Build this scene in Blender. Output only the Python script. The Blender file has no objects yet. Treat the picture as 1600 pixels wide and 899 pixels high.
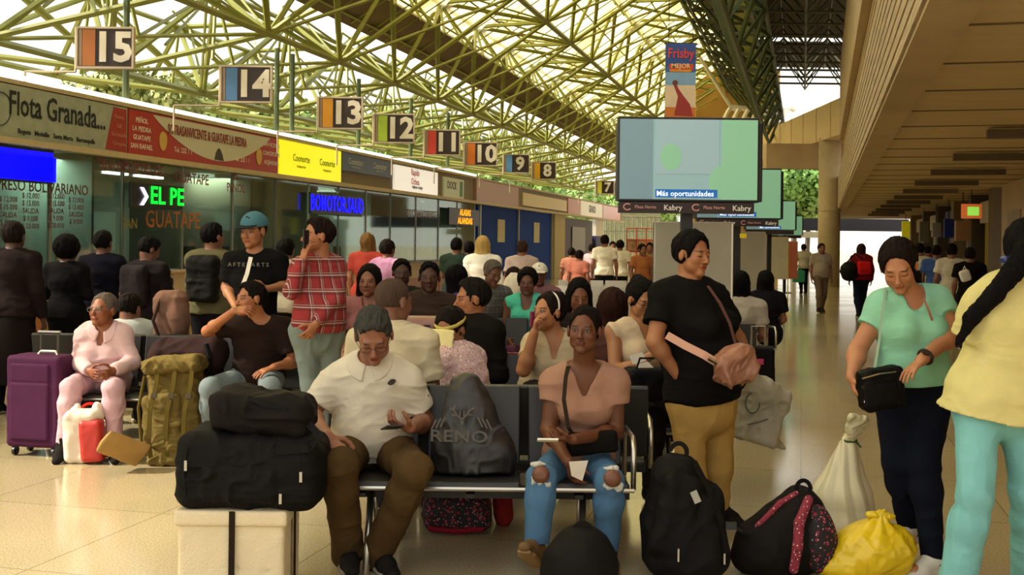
import bpy, math, random
import numpy as np
from mathutils import Vector, Matrix
PI = math.pi
rnd = random.Random(7)
# ------------------------------------------------------------------ camera, world, sun, exposure
SC = bpy.context.scene
COL = SC.collection
FPX, PX0, PY0, ROLL, CAMZ = 1800.0, 800.0, 379.0, math.radians(0.63), 1.6
cam = bpy.data.objects.new('camera', bpy.data.cameras.new('camera'))
COL.objects.link(cam); SC.camera = cam
cam.data.sensor_width = 36; cam.data.lens = 36*FPX/1600
cam.data.shift_y = -(449.5-PY0)/1600
cam.data.clip_end = 600; cam.data.clip_start = .05
_c, _s = math.cos(ROLL), math.sin(ROLL)
cam.matrix_world = Matrix(((_c, -_s, 0, 0), (0, 0, -1, 0), (_s, _c, 0, CAMZ), (0, 0, 0, 1)))
SC.view_settings.view_transform = 'Standard'; SC.view_settings.look = 'None'
SC.view_settings.gamma = 1; SC.view_settings.use_curve_mapping = False
SC.view_settings.exposure = 0.0
SC.cycles.use_denoising = True
SC.cycles.max_bounces = 7; SC.cycles.transparent_max_bounces = 12
SC.cycles.diffuse_bounces = 4; SC.cycles.glossy_bounces = 3; SC.cycles.transmission_bounces = 4
SC.cycles.sample_clamp_indirect = 6
SC.cycles.caustics_reflective = False; SC.cycles.caustics_refractive = False
W = bpy.data.worlds.new('sky'); SC.world = W; W.use_nodes = True
_n = W.node_tree; _bg = _n.nodes['Background']
_tc = _n.nodes.new('ShaderNodeTexCoord'); _sx = _n.nodes.new('ShaderNodeSeparateXYZ')
_cr = _n.nodes.new('ShaderNodeValToRGB')
_n.links.new(_tc.outputs['Generated'], _sx.inputs[0]); _n.links.new(_sx.outputs['Z'], _cr.inputs[0])
_cr.color_ramp.elements[0].color = (1.0, .94, .82, 1); _cr.color_ramp.elements[1].color = (.92, .95, .96, 1)
_n.links.new(_cr.outputs[0], _bg.inputs[0]); _bg.inputs[1].default_value = 1.7
sun = bpy.data.objects.new('sun', bpy.data.lights.new('sun', 'SUN')); COL.objects.link(sun)
sun.data.energy = 9.0; sun.data.angle = math.radians(4); sun.data.color = (1, .91, .74)
SUND = Vector((.80, .12, -.62)).normalized()
sun.rotation_euler = SUND.to_track_quat('-Z', 'Y').to_euler()

# ------------------------------------------------------------------ pixel helpers (1600 x 899 frame)
def ray(px, py):
    u = (px-PX0)/FPX; v = (PY0-py)/FPX
    return np.array((u*_c - v*_s, 1.0, v*_c + u*_s))
def A(px, py, Y):
    return np.array((0, 0, CAMZ)) + ray(px, py)*Y
def G(px, py, z=0.0):
    r = ray(px, py); return np.array((0, 0, CAMZ)) + r*((z-CAMZ)/r[2])
def V3(*a): return np.array(a, float)
def nrm(v): return np.asarray(v, float)/max(np.linalg.norm(v), 1e-9)
UPV = V3(0, 0, 1)

# ------------------------------------------------------------------ noise
def _hash(ix, iy, iz):
    h = (ix.astype(np.int64)*374761393 + iy.astype(np.int64)*668265263 + iz.astype(np.int64)*2147483647) & 0xffffffff
    h = ((h ^ (h >> 13))*1274126177) & 0xffffffff
    return ((h ^ (h >> 16)) & 0xffff)/65535.0
def vnoise(P):
    i = np.floor(P); f = P-i; f = f*f*(3-2*f); ix, iy, iz = i[:, 0], i[:, 1], i[:, 2]; r = 0
    for dx in (0, 1):
        for dy in (0, 1):
            for dz in (0, 1):
                w = (f[:, 0] if dx else 1-f[:, 0])*(f[:, 1] if dy else 1-f[:, 1])*(f[:, 2] if dz else 1-f[:, 2])
                r = r + w*_hash(ix+dx, iy+dy, iz+dz)
    return r
def folds(V, N, amp, fr, sc=(1, 1, 1), seed=0.0):
    P = V*np.array(sc)*fr + seed
    q = P + 1.6*np.stack([vnoise(P*.45+9), vnoise(P*.45+21), vnoise(P*.45+43)], 1)
    n = 1-np.sqrt((2*vnoise(q)-1)**2+.01); n2 = 1-np.sqrt((2*vnoise(q*1.9+5)-1)**2+.02)
    m = vnoise(P*.6+77)
    return V + N*((n**2.5-.25)*amp*1.9*(.4+m) + (n2**2.5-.25)*amp*.8)[:, None]

# ------------------------------------------------------------------ signed distance fields and surface nets
class Field:
    def __init__(s): s.p = []
    def ell(s, c, r, fr=None, k=.02, op='u'):
        c = np.asarray(c, float); fr = np.eye(3) if fr is None else fr
        s.p.append(dict(a=c, b=c, ra=(r[0], r[1]), rb=(r[0], r[1]), ha=r[2], hb=r[2], fr=fr, L=0, k=k, op=op, cut=(0, 0))); return s
    def seg(s, a, b, ra, rb=None, right=None, k=.02, op='u', cut=(0, 0), h=None):
        a = np.asarray(a, float); b = np.asarray(b, float); L = np.linalg.norm(b-a)
        rb = ra if rb is None else rb
        ra = ra if isinstance(ra, tuple) else (ra, ra); rb = rb if isinstance(rb, tuple) else (rb, rb)
        if L < 1e-6: b = a+V3(0, 0, 1e-5); L = 1e-5
        u = (b-a)/L
        r = np.asarray(right, float) if right is not None else (V3(1, 0, 0) if abs(u[0]) < .9 else V3(0, 1, 0))
        r = nrm(r-u*(r@u)); f = np.cross(r, u)
        s.p.append(dict(a=a, b=b, ra=ra, rb=rb, ha=h or min(ra), hb=h or min(rb), fr=np.stack([r, f, u]), L=L, k=k, op=op, cut=cut)); return s
    def chain(s, pts, rs, **kw):
        for i in range(len(pts)-1): s.seg(pts[i], pts[i+1], rs[i], rs[i+1], **kw)
        return s
    def plane(s, p, n, k=.004):
        s.p.append(dict(op='p', a=np.asarray(p, float), n=nrm(n), k=k)); return s
    def box(s, c, hs, fr=None, rd=.02, k=.02, op='u'):
        s.p.append(dict(op=op, box=1, a=np.asarray(c, float), hs=np.array(hs, float), rd=rd, fr=np.eye(3) if fr is None else fr, k=k)); return s
    def mesh(s, vx):
        lo = np.full(3, 1e9); hi = -lo
        for q in s.p:
            if q['op'] != 'u': continue
            if 'box' in q: e = np.abs(q['fr'].T) @ q['hs']; l, h = q['a']-e, q['a']+e
            else:
                m = max(q['ra']+q['rb']+(q['ha'], q['hb'])); l, h = np.minimum(q['a'], q['b'])-m, np.maximum(q['a'], q['b'])+m
            lo = np.minimum(lo, l); hi = np.maximum(hi, h)
        lo -= 3*vx; n = np.ceil((hi+3*vx-lo)/vx).astype(int)+1
        ax = [lo[i]+vx*np.arange(n[i]) for i in range(3)]
        F = np.full(n, .5, np.float32)
        for q in s.p:
            k = max(q['k'], 1e-5)
            if q['op'] == 'p':
                d = ((ax[0]-q['a'][0])*q['n'][0])[:, None, None]+((ax[1]-q['a'][1])*q['n'][1])[None, :, None]+((ax[2]-q['a'][2])*q['n'][2])[None, None, :]
                h = np.maximum(k-np.abs(F-d), 0)/k; F = (np.maximum(F, d)+h*h*k/4).astype(np.float32); continue
            if 'box' in q: e = np.abs(q['fr'].T) @ q['hs']; l, h = q['a']-e, q['a']+e
            else:
                m = max(q['ra']+q['rb']+(q['ha'], q['hb'])); l, h = np.minimum(q['a'], q['b'])-m, np.maximum(q['a'], q['b'])+m
            mg = k+2.5*vx
            i0 = np.maximum(np.floor((l-mg-lo)/vx).astype(int), 0); i1 = np.minimum(np.ceil((h+mg-lo)/vx).astype(int)+1, n)
            if (i1 <= i0).any(): continue
            sl = tuple(slice(i0[j], i1[j]) for j in range(3))
            X = (ax[0][sl[0]]-q['a'][0])[:, None, None]; Y = (ax[1][sl[1]]-q['a'][1])[None, :, None]; Z = (ax[2][sl[2]]-q['a'][2])[None, None, :]
            fr = q['fr']
            x = X*fr[0, 0]+Y*fr[0, 1]+Z*fr[0, 2]; y = X*fr[1, 0]+Y*fr[1, 1]+Z*fr[1, 2]; z = X*fr[2, 0]+Y*fr[2, 1]+Z*fr[2, 2]
            if 'box' in q:
                hs = q['hs']-q['rd']
                qx, qy, qz = np.abs(x)-hs[0], np.abs(y)-hs[1], np.abs(z)-hs[2]
                d = np.sqrt(np.maximum(qx, 0)**2+np.maximum(qy, 0)**2+np.maximum(qz, 0)**2)+np.minimum(np.maximum(qx, np.maximum(qy, qz)), 0)-q['rd']
            else:
                L = q['L']
                if L > 0:
                    t = np.clip(z/L, 0, 1); zz = z-t*L
                    w = q['ra'][0]+(q['rb'][0]-q['ra'][0])*t; dd = q['ra'][1]+(q['rb'][1]-q['ra'][1])*t; hh = q['ha']+(q['hb']-q['ha'])*t
                else: zz = z; w, dd = q['ra']; hh = q['ha']
                x2, y2, z2 = x/w, y/dd, zz/hh
                k0 = np.sqrt(x2*x2+y2*y2+z2*z2); k1 = np.sqrt((x2/w)**2+(y2/dd)**2+(z2/hh)**2)
                mr = min(q['ra']+q['rb'])
                d = np.where(k0 < .02, -mr, np.maximum(k0, .02)*(k0-1)/np.maximum(k1, 1e-3))
                if q['cut'][0]: d = np.maximum(d, -z)
                if q['cut'][1]: d = np.maximum(d, z-L)
            f = F[sl]
            if q['op'] == 'i': Dn = np.full(n, .5, np.float32); Dn[sl] = d; F = np.maximum(F, Dn); continue
            if q['op'] == 'u': h = np.maximum(k-np.abs(f-d), 0)/k; F[sl] = np.minimum(f, d)-h*h*k/4
            else: d = -d; h = np.maximum(k-np.abs(f-d), 0)/k; F[sl] = np.maximum(f, d)+h*h*k/4
        return nets(F, lo, vx)

def nets(F, lo, vx):
    ins = F < 0; n = np.array(F.shape)
    c = np.zeros(n-1, np.int8)
    for dx in (0, 1):
        for dy in (0, 1):
            for dz in (0, 1):
                c += ins[dx:n[0]-1+dx, dy:n[1]-1+dy, dz:n[2]-1+dz]
    act = np.argwhere((c > 0) & (c < 8))
    idx = np.full(n-1, -1, np.int64); idx[act[:, 0], act[:, 1], act[:, 2]] = np.arange(len(act))
    acc = np.zeros((len(act), 3)); cnt = np.zeros(len(act))
    for axis in range(3):
        o1, o2 = [i for i in range(3) if i != axis]
        for u in (0, 1):
            for v in (0, 1):
                p = act.copy(); p[:, o1] += u; p[:, o2] += v; q = p.copy(); q[:, axis] += 1
                fa = F[p[:, 0], p[:, 1], p[:, 2]]; fb = F[q[:, 0], q[:, 1], q[:, 2]]
                m = (fa < 0) != (fb < 0)
                t = np.where(m, fa/np.where(m, fa-fb, 1), 0)
                pt = p.astype(float); pt[:, axis] += t
                acc[m] += pt[m]; cnt[m] += 1
    V = lo+vx*acc/np.maximum(cnt, 1)[:, None]
    Q = []
    for axis in range(3):
        o1, o2 = [(1, 2), (2, 0), (0, 1)][axis]
        a = [slice(None)]*3; b = [slice(None)]*3; a[axis] = slice(0, -1); b[axis] = slice(1, None)
        e = np.argwhere(ins[tuple(a)] != ins[tuple(b)])
        e = e[(e[:, o1] > 0) & (e[:, o2] > 0) & (e[:, o1] < n[o1]-1) & (e[:, o2] < n[o2]-1)]
        s = ins[e[:, 0], e[:, 1], e[:, 2]]
        def ci(d1, d2):
            r = e.copy(); r[:, o1] -= d1; r[:, o2] -= d2; return idx[r[:, 0], r[:, 1], r[:, 2]]
        q = np.stack([ci(1, 1), ci(0, 1), ci(0, 0), ci(1, 0)], 1)
        q[~s] = q[~s][:, ::-1]
        Q.append(q)
    Q = np.concatenate(Q); Q = Q[(Q >= 0).all(1)]
    return V, Q

def vnormals(V, Q):
    fn = np.cross(V[Q[:, 2]]-V[Q[:, 0]], V[Q[:, 3]]-V[Q[:, 1]]); N = np.zeros_like(V)
    for i in range(4): np.add.at(N, Q[:, i], fn)
    return N/np.maximum(np.linalg.norm(N, axis=1), 1e-12)[:, None]

# ------------------------------------------------------------------ meshes and objects
def mesh_np(name, V, Q, smooth=True):
    me = bpy.data.meshes.new(name); V = np.ascontiguousarray(V, np.float32); Q = np.ascontiguousarray(Q, np.int32)
    me.vertices.add(len(V)); me.vertices.foreach_set('co', V.ravel())
    me.loops.add(Q.size); me.loops.foreach_set('vertex_index', Q.ravel())
    me.polygons.add(len(Q)); me.polygons.foreach_set('loop_start', np.arange(0, Q.size, Q.shape[1], dtype=np.int32))
    me.update(calc_edges=True)
    if smooth: me.polygons.foreach_set('use_smooth', np.ones(len(Q), bool))
    return me
def link(name, data, parent=None, mat=None):
    o = bpy.data.objects.new(name, data); COL.objects.link(o)
    if parent is not None: o.parent = parent
    if mat is not None: o.data.materials.append(mat)
    return o
def tag(o, label=None, cat=None, group=None, kind=None):
    if label: o['label'] = label
    if cat: o['category'] = cat
    if group: o['group'] = group
    if kind: o['kind'] = kind
    return o
class MB:
    def __init__(s): s.v = []; s.f = []
    def add(s, vs, fs):
        n = len(s.v); s.v += [tuple(map(float, v)) for v in vs]; s.f += [tuple(i+n for i in f) for f in fs]; return s
    def box(s, c, size, R=None):
        R = np.eye(3) if R is None else R; h = np.array(size)/2; vs = []
        for x in (-1, 1):
            for y in (-1, 1):
                for z in (-1, 1): vs.append(np.asarray(c)+R.T @ (h*(x, y, z)) if R is not None else 0)
        return s.add(vs, [(0, 1, 3, 2), (4, 6, 7, 5), (0, 4, 5, 1), (2, 3, 7, 6), (0, 2, 6, 4), (1, 5, 7, 3)])
    def prism(s, pts, d):           # pts: planar loop of 3D points, extruded along d
        n = len(pts); d = np.asarray(d, float); vs = [np.asarray(p, float) for p in pts]; vs += [p+d for p in vs]
        return s.add(vs, [tuple(range(n))[::-1], tuple(range(n, 2*n))]+[(i, (i+1) % n, n+(i+1) % n, n+i) for i in range(n)])
    def tube(s, pts, r, n=8, cap=True):
        pts = [np.asarray(p, float) for p in pts]; m = len(pts); vs = []; r = r if isinstance(r, (list, tuple)) else [r]*m
        prev = None
        for i, p in enumerate(pts):
            t = nrm(pts[min(i+1, m-1)]-pts[max(i-1, 0)])
            if prev is None: u = nrm(np.cross(t, UPV if abs(t[2]) < .9 else V3(1, 0, 0)))
            else: u = nrm(prev-t*(prev@t))
            prev = u; w = np.cross(t, u)
            for j in range(n): a = 2*PI*j/n; vs.append(p+r[i]*(u*math.cos(a)+w*math.sin(a)))
        fs = [(i*n+j, i*n+(j+1) % n, (i+1)*n+(j+1) % n, (i+1)*n+j) for i in range(m-1) for j in range(n)]
        if cap: fs += [tuple(range(n))[::-1], tuple((m-1)*n+j for j in range(n))]
        return s.add(vs, fs)
    def band(s, pts, nor, w, th=.004):     # a strap: ribbon along pts, nor gives the outward normal at each point
        pts = [np.asarray(p, float) for p in pts]; m = len(pts); vs = []
        for i, p in enumerate(pts):
            t = nrm(pts[min(i+1, m-1)]-pts[max(i-1, 0)]); nn = np.asarray(nor[i] if isinstance(nor, list) else nor, float)
            sd = nrm(np.cross(t, nn)); nn = nrm(np.cross(sd, t))
            for a, b in ((-1, -1), (1, -1), (1, 1), (-1, 1)): vs.append(p+sd*a*w/2+nn*b*th/2)
        fs = [(i*4+j, i*4+(j+1) % 4, (i+1)*4+(j+1) % 4, (i+1)*4+j) for i in range(m-1) for j in range(4)]+[(3, 2, 1, 0), tuple((m-1)*4+j for j in range(4))]
        return s.add(vs, fs)
    def lathe(s, c, prof, n=20, fr=None):
        vs = []; fr = np.eye(3) if fr is None else fr
        for r, z in prof:
            for j in range(n): a = 2*PI*j/n; vs.append(np.asarray(c)+fr.T @ V3(r*math.cos(a), r*math.sin(a), z))
        m = len(prof)
        fs = [(i*n+j, i*n+(j+1) % n, (i+1)*n+(j+1) % n, (i+1)*n+j) for i in range(m-1) for j in range(n)]+[tuple(range(n))[::-1], tuple((m-1)*n+j for j in range(n))]
        return s.add(vs, fs)
    def obj(s, name, mat, parent=None, org=(0, 0, 0), bevel=0, smooth=False):
        me = bpy.data.meshes.new(name); o3 = np.asarray(org, float)
        me.from_pydata([tuple(np.asarray(v)-o3) for v in s.v], [], s.f); me.update()
        if smooth: me.polygons.foreach_set('use_smooth', [True]*len(me.polygons))
        o = link(name, me, parent, mat)
        if bevel:
            b = o.modifiers.new('bevel', 'BEVEL'); b.width = bevel; b.segments = 2; b.limit_method = 'ANGLE'
        return o
class Thing:
    def __init__(s, name, label, cat, loc, group=None, kind=None):
        s.loc = np.array(loc, float); s.o = bpy.data.objects.new(name, None); COL.objects.link(s.o)
        s.o.location = tuple(s.loc); s.o.empty_display_size = .2; tag(s.o, label, cat, group, kind)
    def mb(s, name, m, mat, parent=None, bevel=0, smooth=False):
        return m.obj(name, mat, parent or s.o, s.loc, bevel, smooth)
    def sdf(s, name, F, vx, mat, parent=None, fold=None, hp=None, flat=False):
        V, Q = F.mesh(vx)
        if len(Q) == 0: V = np.array([s.loc]*4); Q = np.array([[0, 1, 2, 3]])
        if fold:
            N = vnormals(V, Q); V = folds(V, N, fold[0], fold[1], fold[2] if len(fold) > 2 else (1, 1, 1), fold[3] if len(fold) > 3 else 3.7)
        me = mesh_np(name, V-s.loc, Q, not flat)
        if hp is not None:
            H, fr, sc = hp; L = ((V-H) @ fr.T)/sc
            at = me.attributes.new('hp', 'FLOAT_VECTOR', 'POINT'); at.data.foreach_set('vector', np.ascontiguousarray(L, np.float32).ravel())
        return link(name, me, parent or s.o, mat)
    def text(s, name, body, mat, pos, xdir, zdir, size, parent=None, ext=.002, sx=1.0, align='CENTER'):
        return text(name, body, mat, pos, xdir, zdir, size, parent or s.o, s.loc, ext, sx, align)
def text(name, body, mat, pos, xdir, zdir, size, parent=None, org=(0, 0, 0), ext=.002, sx=1.0, align='CENTER', bold=.012):
    cu = bpy.data.curves.new(name, 'FONT'); cu.body = body; cu.size = size; cu.extrude = ext; cu.align_x = align; cu.align_y = 'CENTER'
    cu.resolution_u = 2; cu.offset = size*(.035 if name == 'digits' else bold)
    to = bpy.data.objects.new(name, cu); COL.objects.link(to); bpy.context.view_layer.update()
    me = bpy.data.meshes.new_from_object(to.evaluated_get(bpy.context.evaluated_depsgraph_get())); bpy.data.objects.remove(to); bpy.data.curves.remove(cu); me.materials.clear()
    o = link(name, me, parent, mat); x = nrm(xdir); z = nrm(np.asarray(zdir)-x*(np.asarray(zdir)@x)); y = np.cross(x, z)  # y = out of the sign
    p = np.asarray(pos)-np.asarray(org)
    o.matrix_basis = Matrix(((x[0]*sx, z[0], y[0], p[0]), (x[1]*sx, z[1], y[1], p[1]), (x[2]*sx, z[2], y[2], p[2]), (0, 0, 0, 1)))
    return o

# ------------------------------------------------------------------ materials
MC = {}
def srgb(h):
    if isinstance(h, str):
        c = [int(h[i:i+2], 16)/255 for i in (0, 2, 4)]; return tuple(x/12.92 if x <= .04045 else ((x+.055)/1.055)**2.4 for x in c)+(1,)
    return tuple(h)+(1,)
def nd(nt, t, **kw):
    n = nt.nodes.new('ShaderNode'+t)
    for k, v in kw.items():
        if k.startswith('i_'): n.inputs[k[2:].replace('_', ' ')].default_value = v
        else: setattr(n, k, v)
    return n
def mat(name, col, rough=.6, metal=0, var=.12, vs=6, bump=0, bs=60, emit=0, trans=0, alpha=1, sc=(1, 1, 1), col2=None, coat=0, spec=.5):
    if name in MC: return MC[name]
    m = bpy.data.materials.new(name); m.use_nodes = True; nt = m.node_tree; b = nt.nodes['Principled BSDF']; L = nt.links.new
    c = srgb(col); b.inputs['Roughness'].default_value = rough; b.inputs['Metallic'].default_value = metal
    b.inputs['Specular IOR Level'].default_value = spec
    if coat: b.inputs['Coat Weight'].default_value = coat
    tc = nd(nt, 'TexCoord'); mp = nd(nt, 'Mapping'); mp.inputs['Scale'].default_value = sc; L(tc.outputs['Object'], mp.inputs[0])
    if var or col2:
        n = nd(nt, 'TexNoise', i_Scale=vs, i_Detail=4.0); L(mp.outputs[0], n.inputs['Vector'])
        mx = nd(nt, 'Mix', data_type='RGBA'); c2 = srgb(col2) if col2 else tuple(x*(1-var*1.6) for x in c[:3])+(1,)
        c1 = c if col2 else tuple(min(x*(1+var), 1) for x in c[:3])+(1,)
        mx.inputs[6].default_value = c1; mx.inputs[7].default_value = c2; L(n.outputs[0], mx.inputs[0]); L(mx.outputs[2], b.inputs['Base Color'])
    else: b.inputs['Base Color'].default_value = c
    if bump:
        n2 = nd(nt, 'TexNoise', i_Scale=bs, i_Detail=3.0); L(mp.outputs[0], n2.inputs['Vector'])
        bp = nd(nt, 'Bump', i_Strength=bump, i_Distance=.01); L(n2.outputs[0], bp.inputs['Height']); L(bp.outputs[0], b.inputs['Normal'])
    if emit: b.inputs['Emission Color'].default_value = c; b.inputs['Emission Strength'].default_value = emit
    if trans: b.inputs['Transmission Weight'].default_value = trans
    if alpha < 1: b.inputs['Alpha'].default_value = alpha
    MC[name] = m; return m
def cloth(col, name=None, **kw):
    kw = dict(dict(rough=.9, var=.1, vs=14, bump=.3, bs=220, spec=.08), **kw)
    return mat(name or 'cloth_'+col, col, **kw)
def mth(nt, op, a, b=None, c=None, clamp=False):
    n = nd(nt, 'Math', operation=op); n.use_clamp = clamp
    for i, x in enumerate((a, b, c)):
        if x is None: continue
        if isinstance(x, (int, float)): n.inputs[i].default_value = x
        else: nt.links.new(x, n.inputs[i])
    return n.outputs[0]
def skin(col, eyes='open', brow='1a120c', lip=None, sh=0.0):
    key = 'skin_%s_%s_%s' % (col, eyes, brow)
    if key in MC: return MC[key]
    m = bpy.data.materials.new(key); m.use_nodes = True; nt = m.node_tree; b = nt.nodes['Principled BSDF']; L = nt.links.new
    b.inputs['Roughness'].default_value = .5; b.inputs['Specular IOR Level'].default_value = .35
    at = nd(nt, 'Attribute', attribute_name='hp'); sp = nd(nt, 'SeparateXYZ'); L(at.outputs['Vector'], sp.inputs[0]); x, y, z = sp.outputs
    ax = mth(nt, 'ABSOLUTE', x)
    front = mth(nt, 'MULTIPLY', mth(nt, 'GREATER_THAN', y, .05), mth(nt, 'LESS_THAN', y, .128))
    def ell(xx, cx, cz, rx, rz, soft=.25):
        u = mth(nt, 'DIVIDE', mth(nt, 'SUBTRACT', xx, cx), rx); v = mth(nt, 'DIVIDE', mth(nt, 'SUBTRACT', z, cz), rz)
        r = mth(nt, 'ADD', mth(nt, 'MULTIPLY', u, u), mth(nt, 'MULTIPLY', v, v))
        k = mth(nt, 'DIVIDE', mth(nt, 'SUBTRACT', 1+soft, r), 2*soft, clamp=True); return mth(nt, 'MULTIPLY', k, front)
    c = srgb(col)
    def mix(prev, m_, colr):
        mx = nd(nt, 'Mix', data_type='RGBA'); L(m_, mx.inputs[0]); L(prev, mx.inputs[6]) if not isinstance(prev, tuple) else setattr(mx.inputs[6], 'default_value', prev)
        mx.inputs[7].default_value = colr; return mx.outputs[2]
    n = nd(nt, 'TexNoise', i_Scale=9.0); L(at.outputs['Vector'], n.inputs['Vector'])
    mx = nd(nt, 'Mix', data_type='RGBA'); mx.inputs[6].default_value = c; mx.inputs[7].default_value = (c[0]*.82, c[1]*.74, c[2]*.7, 1); L(n.outputs[0], mx.inputs[0]); cc = mx.outputs[2]
    cc = mix(cc, mth(nt, 'MULTIPLY', ell(ax, .036, -.03, .026, .022, .9), .25), (c[0]*.9, c[1]*.55, c[2]*.5, 1))
    cc = mix(cc, ell(x, 0, -.0615, .025, .0105, .3), srgb(lip) if lip else (min(c[0]*.8, 1), c[1]*.42, c[2]*.42, 1))
    cc = mix(cc, ell(x, 0, -.061, .024, .0016, .5), (c[0]*.2, c[1]*.1, c[2]*.1, 1))
    cc = mix(cc, ell(ax, .011, -.0405, .0045, .0028, .5), (c[0]*.25, c[1]*.15, c[2]*.13, 1))
    br = srgb(brow); cc = mix(cc, mth(nt, 'MULTIPLY', ell(ax, .033, .021, .019, .0045, .6), .85), br)
    if eyes == 'open':
        cc = mix(cc, ell(ax, .031, .001, .0175, .0088, .25), (c[0]*.3, c[1]*.2, c[2]*.18, 1))
        cc = mix(cc, ell(ax, .031, -.0005, .0130, .0046, .2), (.10+.42*c[0], .085+.36*c[0], .08+.32*c[0], 1))
        cc = mix(cc, ell(ax, .031, 0, .0058, .0060, .2), (.02, .012, .008, 1))
    else:
        cc = mix(cc, ell(ax, .031, -.005, .0165, .0030, .4), (c[0]*.12, c[1]*.09, c[2]*.09, 1))
    L(cc, b.inputs['Base Color'])
    b.inputs['Subsurface Weight'].default_value = 0
    MC[key] = m; return m
def hairmat(col):
    return mat('hair_'+col, col, rough=.75, var=.3, vs=30, bump=.7, bs=120, sc=(1, 1, .18), spec=.07)
SKIN = dict(dark='5a3826', brown='8e6048', tan='a9795a', light='c09474', deep='3c261b', olive='9c6e50')

# ------------------------------------------------------------------ people
def lerp(a, b, t): return np.asarray(a)*(1-t)+np.asarray(b)*t
def yawv(d):
    p = math.radians(d); return V3(math.cos(p), math.sin(p), 0), V3(math.sin(p), -math.cos(p), 0)
def headframe(yaw, pitch=0, roll=0):
    X, Fw = yawv(yaw); p = math.radians(pitch); Z = UPV
    F2 = Fw*math.cos(p)+Z*math.sin(p); Z2 = Z*math.cos(p)-Fw*math.sin(p)
    r = math.radians(roll); X2 = X*math.cos(r)+Z2*math.sin(r); Z3 = Z2*math.cos(r)-X*math.sin(r)
    return np.stack([X2, F2, Z3])          # rows: lateral, forward, up
def generic(loc, yaw, h=1.68, pose='stand', arms='down', lean=0, g=1.0):
    X, Fw = yawv(yaw); s = h/1.68; loc = np.array((loc[0], loc[1], 0.))
    def w(x, y, z): return loc+X*x*s+Fw*y*s+V3(0, 0, z*s)
    if pose == 'sit':
        J = dict(P=w(0, 0, .53), N=w(0, .02+lean, 1.02), H=w(0, .05+lean*1.3, 1.16), Sa=w(-.175, .02+lean, .96), Sb=w(.175, .02+lean, .96),
                 Ka=w(-.13, .43, .50), Kb=w(.13, .43, .50), Aa=w(-.13, .40, .09), Ab=w(.13, .42, .09))
        ar = dict(down=((.22, .03, .70), (.14, .28, .60)), phone=((.22, .12, .72), (.07, .34, .86)), cross=((.23, .06, .72), (-.04, .25, .68)))[arms if arms != 'up' else 'phone']
    else:
        st = .0 if pose == 'stand' else .22
        J = dict(P=w(0, 0, .92), N=w(0, lean, 1.41), H=w(0, .03+lean*1.2, 1.555), Sa=w(-.18, lean, 1.355), Sb=w(.18, lean, 1.355),
                 Ka=w(-.1, .02+st*.8, .5), Kb=w(.1, .02-st*.3, .49), Aa=w(-.11, -.02+st, .08), Ab=w(.11, -.03-st, .10))
        ar = dict(down=((.24, -.03, 1.09), (.25, .06, .84)), phone=((.22, .06, 1.11), (.06, .30, 1.25)), up=((.27, .16, 1.16), (.14, .26, 1.42)), cross=((.24, .02, 1.10), (-.02, .22, 1.10)))[arms]
    (ex, ey, ez), (wx, wy, wz) = ar
    J.update(Ea=w(-ex, ey+lean*.8, ez), Eb=w(ex, ey+lean*.8, ez), Wa=w(-wx, wy+lean*.6, wz), Wb=w(wx, wy+lean*.6, wz))
    J['Ta'] = J['Aa']+Fw*.2; J['Tb'] = J['Ab']+Fw*.2
    return J
def hand(F, w, d, n, side, curl=.5, s=1.0, k=.006, spread=.12, grip=None):
    d = nrm(d); n = nrm(np.asarray(n)-d*(np.asarray(n)@d)); t = np.cross(d, n)*(1 if side == 'a' else -1)
    F.seg(w-d*.01, w+d*.075*s, (.026*s, .017*s), (.039*s, .014*s), right=t, k=.014)
    for i in range(4):
        o = (.031, .0105, -.0105, -.030)[i]*s; ln = (.074, .082, .077, .060)[i]*s; p = w+d*(.080-(.006 if i == 3 else 0))*s+t*o
        dd = nrm(d+t*o*spread/.03); ang = 0
        for j, (fr, r) in enumerate(((.44, .0090), (.31, .0083), (.25, .0076))):
            ang += curl*(.55, .85, .6)[j]*(1+.08*i); q = p+(dd*math.cos(ang)+n*math.sin(ang))*ln*fr
            F.seg(p, q, r*s, (r-.0007)*s, k=k*.5 if j else k); p = q
    p = w+d*.022*s+t*.026*s+n*.004
    for dr, ln, r in ((d*.55+t*.75+n*.35, .042, .0125), (d*.85+t*.35+n*(.35+.3*curl), .034, .0105), (d*.9+t*.05+n*(.4+.4*curl), .026, .0092)):
        q = p+nrm(dr)*ln*s; F.seg(p, q, r*s, (r-.001)*s, k=k); p = q
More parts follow.
